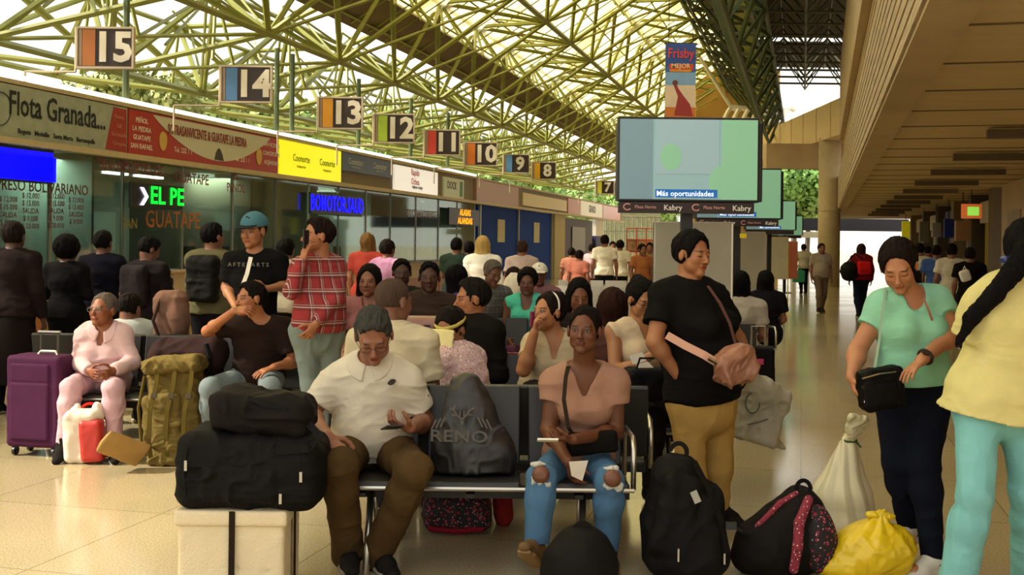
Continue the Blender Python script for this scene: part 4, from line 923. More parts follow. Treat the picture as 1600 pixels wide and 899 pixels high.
# rips at the knees
for c, px, py in (('a', 845, 742), ('b', 957, 748)):
    K = A(px, py, 5.40); F = Field(); F.ell(K+V3(0, .0, 0), (.042, .03, .040), k=.01); p.sdf('knee_rip', F, .006, mat('knee_skin', '6a4029', rough=.5), fold=(.003, 30))
    F = Field(); F.ell(K+V3(.0, .014, -.034), (.046, .018, .020), k=.01); F.ell(K+V3(.03, .012, -.050), (.020, .016, .018), k=.01)
    F.ell(K+V3(-.01, .02, .045), (.035, .012, .008), k=.01)
    p.sdf('frayed_threads', F, .004, cloth('b9b8b0'), fold=(.010, 26))
m = MB(); m.box(A(856, 688, 5.46), (.10, .05, .010), headframe(0, 20)); tag(m.obj('mobile_phone', white, bevel=.003), 'white mobile phone held by the woman in the mauve tee', 'phone')
m = MB(); q = A(903, 738, 5.44); m.prism([A(889, 722, 5.44), A(919, 720, 5.46), A(910, 752, 5.44), A(893, 744, 5.43)], (0, .003, 0)); tag(m.obj('paper_ticket', mat('paper', 'c9bfae', rough=.7)), 'folded pale ticket in the hand of the woman in the mauve tee', 'ticket')
m = MB(); m.band([A(891, 568, 5.88), A(888, 572, 5.76), A(884, 590, 5.64), A(881, 625, 5.57), A(888, 668, 5.55), A(900, 688, 5.60)], V3(0, -1, .25), .020); F = Field(); F.box(A(925, 692, 5.66), (.125, .03, .055), headframe(0, 0, 5), rd=.025)
t = Thing('crossbody_bag', 'small black crossbody bag on the lap of the woman in the mauve tee', 'bag', A(925, 692, 5.66)); t.sdf('pouch', F, .008, cloth('14110f'), fold=(.005, 12)); t.mb('strap', m, cloth('2c241c'))

# woman in mint tee
J = MJ(5.62, P=(1426, 606, .04), N=(1420, 462, .02), H=(1404, 416, -.05), Sa=(1378, 480, .02), Sb=(1464, 470, .03), Ea=(1340, 548, .0), Wa=(1331, 590, -.14), Eb=(1489, 522, -.06), Wb=(1440, 563, -.24),
       Ka=(1404, 722, .04), Kb=(1444, 726, -.05), Aa=(1421, 828, .18), Ab=(1458, 856, -.06), Ta=(1400, 850, .05), Tb=(1398, 886, -.20))
mint = p = person('person', 'woman in a mint green tee and navy jeans looking down at her bag', J, base=tuple(flo(J['P'], 0)), sex='f', g=1.02, ag=1.06, wd=.95, bust=.03, belly=.015, hs=1.02, head=(-22, -30, 6), skn='b07a56', eyes='down', brow='1a110c',
           shirt='88c2a4', slen=.46, neck='scoop', sw=.062, vdep=.02, hem=.06, pants='10131f', plen=1.04, shoes='c9c6bc', sock='d8d4c8', hair=('tail', '1a120e', .011), vx=VF, fold=.005, skc='c9c6bc',
           tail=[(0, -.09, .01, .035), (.02, -.12, -.05, .035), (.05, -.12, -.13, .026), (.07, -.11, -.20, .012)],
           hands=dict(a=(V3(.15, -.25, -.9), V3(.8, -.1, .1), .8), b=(V3(-.75, -.3, -.55), V3(-.5, -.2, -.7), .35)))
wd_ = nrm(mint.B['Eb']-mint.B['Wb']); w = mint.B['Wb']+wd_*.035; wx_ = nrm(np.cross(wd_, UPV)); wz_ = np.cross(wx_, wd_); m = MB(); m.tube([w+.034*(wx_*math.cos(a)+wz_*math.sin(a)) for a in np.linspace(0, 2*PI, 17)], .009, 6); wn_ = nrm(wz_*.8+V3(0, -.6, 0)); m.lathe(w+wn_*.036, [(.019, -.004), (.019, .006)], 14, np.stack([wd_, nrm(np.cross(wn_, wd_)), wn_])); p.mb('wrist_watch', m, mat('watch_dark', '2a1a16', rough=.4))
m = MB(); m.band([A(1384, 452, 5.60), A(1379, 485, 5.48), A(1374, 530, 5.46), A(1366, 580, 5.42)], V3(-.3, -1, .1), .012); t = Thing('waist_bag', 'black boxy waist bag held open by the woman in mint', 'bag', A(1376, 607, 5.42))
F = Field(); F.box(A(1376, 607, 5.42), (.105, .055, .098), headframe(10, 0, 8), rd=.03); F.box(A(1374, 618, 5.36), (.085, .02, .055), headframe(10, 0, 8), rd=.015, k=.01); t.sdf('pouch', F, .006, cloth('0e0c0c', rough=.5), fold=(.004, 14)); t.mb('strap', m, cloth('8fa894'))
t.mb('zip', MB().tube([A(1347, 592, 5.345), A(1375, 584, 5.345), A(1400, 581, 5.36)], .004, 6).box(A(1352, 627, 5.335), (.012, .006, .016)), chrome)
m = MB(); m.band([A(1444, 452, 5.60), A(1444, 468, 5.49), A(1452, 488, 5.485), A(1458, 505, 5.50)], V3(.2, -1, .2), .010); mint.mb('rose_strap', m, cloth('a8705c'))

# woman in black tee and mustard trousers, turned to the right
J = MJ(6.45, P=(1098, 618, .02), N=(1076, 447, .0), H=(1082, 398, -.02), Sa=(1036, 463, -.06), Sb=(1116, 466, .06), Ea=(1023, 535, -.16), Wa=(1060, 588, -.12), Eb=(1152, 530, .20), Wb=(1160, 575, .22),
       Ka=(1078, 715, -.02), Kb=(1122, 712, .10), Aa=(1088, 800, .0), Ab=(1124, 795, .12), Ta=(1120, 815, -.1), Tb=(1155, 805, .05))
p = person('person', 'stout woman in a black tee and mustard trousers standing with a hand in her pocket', J, base=tuple(flo(J['P'], 0)), sex='f', g=1.16, ag=1.12, wd=1.02, dp=1.28, bust=.055, belly=.10, hs=1.05, head=(38, -4, -3), skn='a06c48', eyes='down', brow='1a120e', R=V3(.72, .62, 0),
           shirt='12100f', slen=.60, neck='crew', hem=-.04, pants='ab884a', plen=.98, shoes='1f1a16', hair=('short', '100c0b', .013), vx=VF, fold=.006, slack=.012,
           hands=dict(a=(V3(.5, .1, -.8), V3(.7, .5, .2), .3), b=(V3(.1, -.1, -1), V3(-.8, 0, 0), .9)))
BT = p
m2 = MB().band([A(1106, 447, 6.34), A(1125, 474, 6.24), A(1140, 505, 6.18), A(1150, 540, 6.16)], V3(.3, -1, .1), .016); m = MB(); m.band([A(1042, 524, 6.20), A(1070, 540, 6.14), A(1100, 555, 6.09), A(1118, 566, 6.08)], V3(0, -1, .1), .042)
t = Thing('shoulder_bag', 'crinkled rose pink shoulder bag at the side of the woman in black', 'bag', A(1150, 572, 6.12)); F = Field(); F.box(A(1150, 573, 6.12), (.115, .06, .085), headframe(20, 0, 14), rd=.04); F.ell(A(1150, 553, 6.12), (.06, .05, .05), k=.03)
t.sdf('pouch', F, .006, mat('rose_leather', '96664e', rough=.4, var=.2), fold=(.016, 13)); t.mb('strap', m, mat('rose_strap', 'b98a74', rough=.6)); t.mb('strap', m2, cloth('5a3c34')); t.mb('clasp', MB().tube([A(1107, 560, 6.07), A(1122, 568, 6.06)], .012, 6), chrome)
# big grey sack behind her
t = Thing('woven_sack', 'large grey white woven sack held behind the woman in black', 'sack', A(1185, 640, 6.85)); F = Field()
F.box(A(1184, 645, 6.85), (.145, .075, .17), headframe(0, 0, -15), rd=.03); F.seg(A(1162, 572, 6.72), A(1178, 618, 6.83), (.04, .035), (.13, .08), right=(1, 0, 0), k=.06); F.seg(A(1216, 692, 6.85), A(1226, 702, 6.85), .02, .012, k=.05); t.sdf('sack_body', F, .009, mat('woven_plastic', '9c9784', rough=.5, var=.15, bump=.3, bs=120), fold=(.016, 9))
m = MB(); m.tube([A(1176+11*math.cos(a), 630+16*math.sin(a), 6.74) for a in np.linspace(0, 5.4, 14)], .004, 5).tube([A(1168, 664, 6.74), A(1185, 660, 6.735), A(1200, 655, 6.74)], .004, 5); t.mb('printed_mark', m, cloth('55584f'))

# woman in yellow blouse and turquoise jeans, back to the camera, cut by the frame
J = MJ(4.95, P=(1563, 622, .06), N=(1598, 440, .0), H=(1606, 392, -.02), Sb=(1540, 480, .05), Sa=(1668, 462, .0), Eb=(1526, 556, .12), Wb=(1560, 575, .34), Ea=(1690, 560, .0), Wa=(1680, 640, -.1),
       Ka=(1606, 775, .06), Kb=(1522, 775, -.06), Aa=(1610, 925, .28), Ab=(1490, 930, .0), Ta=(1620, 940, .5), Tb=(1480, 945, .22))
p = person('person', 'woman in a yellow blouse and turquoise jeans seen from behind at the right edge', J, base=tuple(flo(J['P'], 0)), sex='f', g=1.0, ag=1.02, wd=1.06, dp=1.05, bust=.02, hs=1.03, head=(150, -6, 4), skn='b07a56', R=V3(-1, .15, 0),
           shirt='cdc384', slen=.55, neck='crew', hem=-.14, pants='78b4b6', ptop=.0, plen=1.0, flare=.03, shoes='d0c8b8', hair=('tail', '0e0b0c', .014), vx=VF, fold=.006, slack=.035, loose=.032,
           tail=[(-.01, -.10, .03, .04), (.0, -.13, -.03, .045), (.03, -.15, -.10, .04), (.09, -.15, -.2, .035), (.17, -.12, -.3, .03), (.22, -.1, -.42, .012)])
T = p
F = Field(); F.box(T.hl(.055, -.11, -.055), (.03, .03, .018), rd=.012); T.sdf('hair_clip', F, .006, mat('clip_blue', '1c2a6a', rough=.3))

# pink tracksuit woman
J = MJ(8.55, P=(160, 592, .15), N=(164, 516, .02), H=(161, 485, -.03), Sa=(134, 524, .02), Sb=(190, 522, .02), Ea=(121, 566, .0), Wa=(140, 580, -.20), Eb=(207, 566, .0), Wb=(176, 580, -.22), Ka=(112, 606, -.30), Kb=(176, 608, -.30), Aa=(98, 692, -.28), Ab=(180, 700, -.28), Ta=(88, 712, -.44), Tb=(180, 716, -.5))
p = person('person', 'elderly woman in a pale pink tracksuit seated beside the purple suitcase', J, sex='f', g=1.04, wd=1.06, belly=.03, bust=.02, hs=1.05, head=(-18, 6, 0), skn='8a5436', brow='5a4a40',
           shirt='d2b2b2', sleeve='long', neck='v', vdep=.05, collar=True, hem=-.03, pants='c6a2aa', plen=.93, shoes='1c1a18', hair=('short', '5a5048', .005), vx=.009, fold=.008, slack=.01)
glasses(p, '8a7a6a'); 
# seated man in dark tee, arm raised
J = MJ(8.3, P=(404, 590, .25), N=(409, 503, .06), H=(392, 468, .0), Sa=(375, 510, .05), Sb=(446, 512, .06), Ea=(324, 518, .05), Wa=(366, 486, -.22), Eb=(460, 566, .05), Wb=(428, 574, -.14), Ka=(328, 606, -.20), Kb=(422, 606, -.25), Aa=(334, 692, -.10), Ab=(432, 690, -.2), Ta=(320, 705, -.28), Tb=(432, 705, -.42))
p = person('person', 'seated man in a dark brown tee resting his face on a raised hand', J, sex='m', g=1.0, wd=1.08, belly=.02, hs=1.05, head=(-48, 2, 6), skn='a06844', brow='1a120e',
           shirt='241915', slen=.72, hem=-.02, pantsmat=denim('jeans_grey', '6f7a7c'), flare=.02, shoes='2a2622', hair=('short', '15100e', .010), vx=.008, fold=.005, slack=.008,
           hands=dict(a=(V3(.8, -.1, .1), V3(.1, .5, -.6), .7), b=(V3(-.7, -.5, -.25), V3(0, .2, -1), .3)))
# cap man standing
J = MJ(8.9, P=(400, 515, .0), N=(398, 398, .0), H=(396, 362, -.02), Sa=(362, 408, .0), Sb=(434, 406, .0), Ea=(354, 450, .02), Wa=(368, 480, -.22), Eb=(449, 446, .02), Wb=(416, 452, -.18), Ka=(388, 600, .0), Kb=(412, 600, 0), Aa=(386, 676, 0), Ab=(414, 676, 0), Ta=(382, 690, -.2), Tb=(416, 690, -.2))
p = person('person', 'standing man in a black tee and blue cap behind the seated man', J, base=tuple(flo(J['P'], 0)), sex='m', g=.98, wd=1.0, hs=1.10, head=(-20, -4, 0), skn='a87450', brow='2a1c14', shirt='121212', slen=.75, hem=-.08, pants='15130f', hair=('short', '2a201a', .006), vx=.010, fold=.006, slack=.01)
cap(p, '4a7480', '26282a')
p.mb('white_drawstring', MB().band([A(392, 402, 8.74), A(386, 428, 8.70), A(377, 452, 8.68)], V3(0, -1, 0), .03), white)
p.text('shirt_print', 'A F T E R A R T S', cloth('75716a'), A(388, 414, 8.735), V3(1, 0, 0), UPV, .042)
# plaid shirt man
J = MJ(8.15, P=(497, 512, .0), N=(499, 408, .0), H=(497, 369, -.01), Sa=(470, 420, -.10), Sb=(524, 418, .10), Ea=(455, 455, -.22), Wa=(474, 404, -.22), Eb=(524, 468, -.12), Wb=(494, 506, -.24), Ka=(486, 600, .0), Kb=(510, 598, .05), Aa=(484, 690, .05), Ab=(512, 688, .12), Ta=(466, 702, -.05), Tb=(496, 702, .0))
p = person('person', 'standing man in a red plaid shirt and faded jeans with a phone at his ear', J, base=tuple(flo(J['P'], 0)), sex='m', g=1.04, wd=1.0, dp=1.12, belly=.05, hs=1.08, head=(-62, 2, 0), skn='a8704c', brow='1a120e', R=V3(.80, .6, 0),
           shirtmat=plaid('red_plaid', '8f2628', '4f161c', 'b8a398', 10, 9), sleeve='long', hem=-.06, collar=True, pantsmat=denim('jeans_faded', '76837c'), shoes='3a2c20', hair=('short', '1c1210', .009), vx=.009, fold=.006, slack=.01,
           hands=dict(a=(V3(.2, .1, .9), V3(.6, .6, 0), .6), b=(V3(-.5, -.2, -.8), V3(-.6, .6, 0), .6)))
PL = p
m = MB(); m.box(A(478, 374, 7.93), (.012, .07, .13), headframe(-20)); tag(m.obj('mobile_phone', black, bevel=.003), 'black mobile phone at the ear of the man in the plaid shirt', 'phone')

# ------------------------------------------------------------------ benches
vinyl = mat('black_vinyl', '15120f', rough=.45, var=.1); perf = mat('dark_perforated', '1d1a17', rough=.5, metal=.2)
redv = mat('red_edge', '7a1c1c', rough=.5)
def bench(px0, px1, Y, n, label, facing=1, edge=None, double=False, group='waiting benches', backc=None, arms=True):
    x0 = A(px0, 700, Y)[0]; x1 = A(px1, 700, Y)[0]; w = (x1-x0)/n; f = facing       # Y = front edge of the seat
    T = Thing('waiting_bench', label, 'bench', ((x0+x1)/2, Y+f*.25, 0), group)
    T.mb('beam', MB().box(((x0+x1)/2, Y+f*.25, .36), (x1-x0, .07, .05)), darkm)
    for i in range(n):
        c = x0+w*(i+.5)
        T.mb('seat', MB().prism([V3(c-w*.46, Y+f*.0, .425), V3(c-w*.46, Y+f*.02, .455), V3(c-w*.46, Y+f*.46, .43), V3(c-w*.46, Y+f*.46, .395)], (w*.92, 0, 0)), vinyl, bevel=.01)
        b = T.mb('backrest', MB().prism([V3(c-w*.46, Y+f*.46, .46), V3(c-w*.46, Y+f*.50, .46), V3(c-w*.46, Y+f*.585, .84), V3(c-w*.46, Y+f*.55, .85)], (w*.92, 0, 0)), backc or vinyl, bevel=.008)
        if edge: T.mb('top_edge', MB().box((c, Y+f*.568, .852), (w*.9, .03, .018)), edge, parent=b)
        T.mb('seat_bracket', MB().box((c, Y+f*.24, .385), (.04, .42, .02)), darkm)
    T.mb('front_rail', MB().tube([V3(x0, Y+f*.005, .425), V3(x1, Y+f*.005, .425)], .011, 6), steel)
    ks = (.55, n-.45) if n < 4 else (.2, n/2, n-.2)
    for k in (ks if n > 1 else (.2, .8)):
        x = x0+w*k
        T.mb('leg', MB().tube([V3(x, Y+f*.03, .0), V3(x, Y+f*.20, .36)], .017, 8).tube([V3(x, Y+f*.50, .0), V3(x, Y+f*.32, .36)], .017, 8).tube([V3(x, Y+f*.03, .02), V3(x, Y+f*.50, .02)], .014, 8), steel, smooth=True)
    for k in ((0, n) if n == 3 else range(n+1)) if arms else ():
        x = x0+w*k
        T.mb('armrest', MB().tube([V3(x, Y+f*.50, .40), V3(x, Y+f*.50, .60), V3(x, Y+f*.46, .655), V3(x, Y+f*.10, .665), V3(x, Y+f*.045, .62), V3(x, Y+f*.05, .42)], .013, 8), steel, smooth=True)
    return T
bench(478, 992, 5.47, 3, 'front waiting bench holding the man in white and the woman in mauve')
bench(545, 1000, 6.66, 3, 'bench with its back to the front bench, under the bald man', facing=-1)
bench(88, 476, 8.36, 4, 'waiting bench at left under the woman in pink and the man in dark brown', arms=False)
bench(88, 476, 9.62, 4, 'bench behind the woman in pink facing the ticket counters', facing=-1, arms=False)
bench(640, 1065, 7.15, 6, 'red edged bench behind the woman in mauve', edge=redv)
bench(545, 745, 9.35, 4, 'bench under the woman with long dark hair at centre', arms=False)
bench(745, 905, 10.9, 4, 'bench under the woman in the teal top')
for k, (px0, px1, Y) in enumerate(((872, 1016, 14.2), (868, 1018, 16.8), (866, 1020, 19.6), (870, 1020, 22.8))):
    bench(px0, px1, Y, 4, 'mostly empty chrome armed bench left of the white board, %s of four rows' % ('nearest', 'second', 'third', 'farthest')[k], backc=mat('grey_back', 'b5b0a2', rough=.3, metal=.5))
for k, (px0, px1, Y) in enumerate(((1128, 1202, 10.4), (1150, 1212, 13.0))):
    bench(px0, px1, Y, 1, ('single seat bench part behind the second white board', 'single seat bench part further back near the third white board')[k])

# ------------------------------------------------------------------ luggage
nylon = cloth('0f0d0c', rough=.65, name='black_nylon', spec=.12); nylon2 = cloth('191513', rough=.65, name='dark_nylon')
# foam cooler with strap
c = A(374, 860, 5.25); w_ = .47; top = A(374, 800, 5.06)[2]
t = Thing('foam_cooler', 'cream polystyrene cooler box under the black duffel bag', 'cooler', (c[0], 5.27, 0)); foam = mat('polystyrene', 'd8c8a4', rough=.8, var=.05, bump=.4, bs=90)
F = Field(); F.box((c[0], 5.27, top*.5-.02), (w_/2, .19, top*.5-.02), rd=.02); F.ell((c[0]+.03, 5.08, .14), (.012, .01, .02), k=.01, op='s'); F.ell((c[0]+.16, 5.08, .13), (.02, .008, .012), k=.01, op='s'); t.sdf('box_body', F, .008, foam, fold=(.0015, 20))
F = Field(); F.box((c[0], 5.27, top-.035), (w_/2+.014, .205, .035), rd=.012); t.sdf('lid', F, .008, foam)
t.mb('strap', MB().box((c[0]+.01, 5.062, top*.5), (.026, .006, top)).box((c[0]+w_/2+.017, 5.25, top*.5), (.006, .03, top)), cloth('2a2018'))
# duffel on the cooler
def ring(c, fr, rx, rz, n=13, a0=0, a1=PI, y=0): return [c+fr[0]*rx*math.cos(a)+fr[2]*rz*math.sin(a)+fr[1]*y for a in np.linspace(a0, a1, n)]
fr = headframe(0, 0, 2); c = np.array((A(389, 750, 5.14)[0], 5.24, top+.168))
t = Thing('duffel_bag', 'big black duffel bag lying on the cream cooler box', 'bag', (c[0], 5.24, top)); F = Field(); F.box(c, (.315, .17, .160), headframe(0, 0, -3), rd=.07); F.box(c-UPV*.03, (.305, .18, .125), rd=.05, k=.03); F.box(c+V3(-.03, -.17, -.05), (.17, .03, .075), rd=.025, k=.015); t.sdf('bag_body', F, .007, nylon, fold=(.010, 8, (1, 1, 1.4)))
zp = mat('zip_metal', 'b8b0a0', rough=.3, metal=.9)
for px, py in ((290, 728), (470, 746), (438, 780)): t.mb('zip_pull', MB().box(A(px, py, 5.035), (.012, .006, .045)), zp)
t.mb('zip_pull', MB().box(A(386, 722, 5.06), (.012, .006, .02), headframe(0, 0, 35)).box(A(396, 722, 5.06), (.012, .006, .02), headframe(0, 0, -35)), zp)
for dx in (-.16, .13): t.mb('carry_handle', MB().band(ring(c+V3(dx*.3, -.165, .04), headframe(0), .15, -.12), V3(0, -1, 0), .03, .006), nylon2)
t.mb('side_seam', MB().tube([c+V3(-.255, -.178, .11), c+V3(-.265, -.19, 0), c+V3(-.26, -.18, -.11)], .005, 6), nylon2); t.mb('side_seam', MB().tube([c+V3(.235, -.178, .11), c+V3(.245, -.19, 0), c+V3(.24, -.18, -.11)], .005, 6), nylon2)
# second bag on top
c2 = np.array((A(404, 664, 5.15)[0], 5.25, top+.42)); t = Thing('shoulder_bag', 'soft black bag on top of the black duffel', 'bag', (c2[0], 5.25, top+.33)); F = Field()
F.box(c2+V3(0, 0, -.01), (.225, .14, .085), headframe(0, 0, -5), rd=.06); F.ell(c2+V3(-.11, 0, .03), (.11, .12, .085), k=.05); F.ell(c2+V3(.10, -.03, .0), (.12, .12, .085), k=.04); t.sdf('bag_body', F, .007, nylon2, fold=(.012, 9, (1, 1, 1.6)))
t.mb('flap_edge', MB().band([c2+V3(-.04, -.14, .075), c2+V3(.04, -.155, .045), c2+V3(.13, -.15, .03), c2+V3(.21, -.12, -.02)], V3(0, -1, .3), .02, .006), nylon); t.mb('strap', MB().band([c2+V3(.21, -.10, -.03), c2+V3(.28, -.14, -.09), c2+V3(.24, -.19, -.14), c2+V3(.10, -.2, -.15)], V3(0, -1, .2), .035), nylon)
# black drawstring bag printed RENO on the seat
t = Thing('drawstring_bag', 'black sports bag with a stag print standing on the front bench', 'bag', A(728, 745, 5.75)); F = Field()
F.seg(A(735, 700, 5.75), A(736, 738, 5.75), (.185, .10), (.205, .12), right=(1, 0, 0)); F.seg(A(732, 618, 5.78), A(735, 700, 5.75), (.105, .06), (.180, .10), right=(1, 0, 0), k=.06); F.seg(A(727, 596, 5.8), A(732, 640, 5.78), (.078, .045), (.115, .06), right=(1, 0, 0), k=.05); F.ell(A(780, 710, 5.77), (.075, .09, .10), k=.06); F.plane(A(735, 752, 5.75)*V3(1, 1, 0)+V3(0, 0, .462), -UPV)
t.sdf('bag_body', F, .006, mat('coated_black', '1e1a18', rough=.45, var=.1), fold=(.010, 8, (1.4, 1.4, .8))); pr = mat('bag_print', '4f4a44', rough=.6, var=0)
t.text('lettering', 'RENO', pr, A(717, 683, 5.628), V3(1, .02, -.02), V3(0, -.02, 1), .082, sx=1.30)
def antler(cx, cy, Y, s, mt):
    m = MB()
    for sg in (-1, 1):
        m.tube([A(cx, cy, Y), A(cx+sg*9*s, cy-8*s, Y), A(cx+sg*16*s, cy-18*s, Y), A(cx+sg*13*s, cy-28*s, Y)], .006, 5)
        m.tube([A(cx+sg*9*s, cy-8*s, Y), A(cx+sg*20*s, cy-9*s, Y)], .005, 5).tube([A(cx+sg*16*s, cy-18*s, Y), A(cx+sg*24*s, cy-22*s, Y)], .005, 5).tube([A(cx+sg*4*s, cy-5*s, Y), A(cx+sg*4*s, cy-17*s, Y)], .005, 5)
    m.prism([A(cx-5*s, cy-3*s, Y), A(cx+5*s, cy-3*s, Y), A(cx+2*s, cy+10*s, Y), A(cx-2*s, cy+10*s, Y)], (0, .006, 0)); return m
t.mb('stag_print', antler(722, 656, 5.655, .8, pr), pr)
m = MB()
for cx, sg in ((688, -1), (754, 1)):
    for k in range(3): m.tube([A(cx+sg*(k*7-8), 652+k*2, 5.66), A(cx+sg*(k*7), 668+k*2, 5.65)], .005, 5)
t.mb('pine_print', m, pr); t.mb('cord', MB().tube([A(706, 596, 5.78), A(700, 650, 5.72), A(706, 720, 5.66)], .005, 6), nylon2)
# pale bin behind the bench gap
tag(MB().prism([A(764, 612, 6.5), A(801, 612, 6.5), A(803, 690, 6.5), A(768, 690, 6.5)], (0, .1, 0)).obj('paper_bag', mat('paper_bag', 'b7ad94', rough=.7), bevel=.01), 'pale flat bag seen through the gap in the front bench', 'bag')
# floral bag and red thing below the bench
floral = fmat('floral_print', '191114', [('8a1f34', 34, .30), ('c9a8a4', 52, .17), ('a8465a', 40, .2)])
t = Thing('floral_bag', 'dark floral patterned bag on the floor under the front bench', 'bag', G(712, 835)); F = Field(); q = G(712, 836)+V3(0, .12, .0); F.box(q+V3(0, 0, .10), (.185, .11, .10), rd=.06); t.sdf('bag_body', F, .008, floral, fold=(.012, 9)); t.mb('red_trim', MB().tube([q+V3(-.15, -.11, .03), q+V3(0, -.125, .02), q+V3(.15, -.11, .03)], .014, 6), cloth('8a1c2a'))
t = Thing('red_bag', 'small red cloth bag under the front bench beside the floral bag', 'bag', G(786, 822)); F = Field(); q = G(786, 826)+V3(0, .08, 0); F.seg(q+V3(0, 0, .04), q+V3(-.01, 0, .17), (.05, .05), (.06, .04), k=.03); t.sdf('bag_body', F, .007, cloth('8a2620'), fold=(.008, 12)); t.mb('loop_handle', MB().tube(ring(q+V3(-.01, 0, .2), headframe(0), .04, .05), .006, 6), cloth('6a1c18'))
# round black bag at the front
t = Thing('round_bag', 'rounded black bag on the floor at the feet of the woman in mauve', 'bag', (A(908, 880, 4.95)[0], 4.95, 0)); F = Field(); q = np.array((A(907, 880, 4.95)[0], 4.98, 0))
F.seg(q+V3(0, 0, .12), q+V3(.01, .03, .27), (.17, .14), (.09, .09), right=(1, 0, 0), k=.05); F.ell(q+V3(.0, .0, .19), (.165, .15, .17), k=.05); F.plane((0, 0, .0), -UPV); t.sdf('bag_body', F, .008, nylon, fold=(.009, 7)); t.mb('grab_loop', MB().band(ring(q+V3(.01, 0, .345), headframe(0), .04, .045), V3(0, -1, 0), .02), nylon2)
# black backpack leaning
fr = headframe(0, 6, -13)
t = Thing('backpack', 'big black travel backpack leaning beside the front bench', 'backpack', G(1075, 893)); q = np.array((A(1076, 800, 5.45)[0], 5.5, .30)); F = Field()
F.seg(A(1056, 742, 5.5), A(1078, 868, 5.45), (.115, .10), (.185, .14), right=(1, 0, 0), k=.05); F.box(q-fr[2]*.06, (.15, .13, .24), fr, rd=.09, k=.05); F.box(q+fr[0]*(-.07)+fr[1]*.09+fr[2]*.0, (.095, .07, .20), fr, rd=.05, k=.02); F.box(q+fr[0]*.07+fr[1]*.09-fr[2]*.12, (.09, .06, .14), fr, rd=.05, k=.02); F.ell(q-fr[0]*.14-fr[2]*.02, (.07, .09, .2), fr, k=.04); F.plane((0, 0, .0), -UPV)
t.sdf('bag_body', F, .007, nylon, fold=(.010, 8, (1.2, 1.2, .9))); t.mb('luggage_tag', MB().box(A(1087, 777, 5.24), (.032, .008, .055), headframe(0, 0, 24)), mat('tag_pale', '9a9890'))
t.mb('strap', MB().band([A(1084, 722, 5.44), A(1108, 768, 5.40), A(1128, 820, 5.37), A(1136, 868, 5.36)], V3(.6, -.8, .2), .035, .01), nylon2); t.mb('buckle', MB().box(A(1142, 822, 5.36), (.05, .02, .035)).tube([A(1130, 818, 5.38), A(1160, 830, 5.42)], .008, 6), black)
t.mb('zip_pull', MB().box(A(1060, 868, 5.30), (.008, .006, .06)).box(A(1132, 874, 5.34), (.008, .006, .05)), zp); t.mb('top_loop', MB().band(ring(A(1060, 708, 5.5), fr, .04, .045), fr[1], .022), nylon2)
# floral edged dark bag
t = Thing('floral_backpack', 'black backpack with red and white floral trim lying beside the white sack', 'backpack', G(1230, 880)); q = np.array((A(1222, 800, 5.6)[0], 5.62, .0)); F = Field()
F.seg(q+V3(-.05, 0, .13), q+V3(.09, .02, .33), (.17, .13), (.09, .10), right=(1, 0, 0), k=.05); F.ell(q+V3(.10, -.02, .20), (.13, .13, .19), k=.06); F.seg(q+V3(-.15, 0, .09), q+V3(.1, 0, .09), .09, .09, k=.05); F.plane((0, 0, 0), -UPV)
bd = t.sdf('bag_body', F, .007, nylon2, fold=(.006, 8))
F = Field(); F.ell(q+V3(.155, -.045, .19), (.10, .125, .175), headframe(0, 0, 8), k=.03); F.plane((0, 0, .0), -UPV); t.sdf('floral_pocket', F, .007, floral, fold=(.006, 10))
F = Field(); F.chain([q+V3(-.205, -.03, .11), q+V3(-.12, -.06, .25), q+V3(-.02, -.06, .355), q+V3(.06, -.05, .40)], [.014]*4, k=.01); F.chain([q+V3(.10, -.13, .39), q+V3(.045, -.175, .29), q+V3(.035, -.19, .18), q+V3(.02, -.18, .07)], [.022, .024, .024, .022], k=.01); t.sdf('floral_piping', F, .006, fmat('floral_trim', '7a1d30', [('d8c0b4', 60, .2), ('2a1016', 48, .2)])); t.mb('top_loop', MB().band(ring(q+V3(.10, -.03, .415), headframe(0), .035, .045), V3(0, -1, 0), .02), nylon)
# white tied sack
t = Thing('tied_sack', 'tall off white plastic sack tied at the neck in front of the woman in mint', 'sack', G(1320, 836)); q = np.array((A(1318, 800, 5.9)[0], 5.95, 0)); F = Field(); sackm = mat('white_plastic_sack', 'c9bf9c', rough=.35, var=.06)
F.seg(q+V3(.0, 0, .10), q+V3(.0, 0, .30), (.20, .15), (.15, .11), right=(1, 0, 0), k=.05); F.seg(q+V3(.0, 0, .30), q+V3(.035, -.02, .61), (.15, .11), (.035, .03), right=(1, 0, 0), k=.05); F.ell(q+V3(0, 0, .12), (.20, .15, .13), k=.05); F.plane((0, 0, .0), -UPV); V, Q = F.mesh(.007); N = vnormals(V, Q)
ang = np.arctan2(V[:, 1]-q[1], V[:, 0]-q[0]); zz = np.clip((V[:, 2])/.5, 0, 1); V = V+N*((np.abs(((ang*4.2+1.5*vnoise(V*5))/PI) % 1-.5)-.25)*.05*np.clip(zz*1.6, .15, 1)*(1-zz*.6))[:, None]; link('sack_body', mesh_np('sack_body', V-t.loc, Q), t.o, sackm)
F = Field(); n0 = q+V3(.035, -.02, .60); F.seg(n0, n0+V3(.0, -.05, .06), .026, .02, k=.02); F.seg(n0+V3(0, -.05, .06), n0+V3(.02, -.1, .13), (.04, .015), (.055, .012), k=.02); t.sdf('gathered_neck', F, .006, sackm, fold=(.010, 20)); t.mb('tie', MB().tube([n0+.034*V3(math.cos(a), math.sin(a), .0) for a in np.linspace(0, 2*PI, 12)], .008, 6).tube([n0+V3(.03, 0, 0), n0+V3(.05, -.03, -.03)], .006, 5), cloth('3f5a34'))
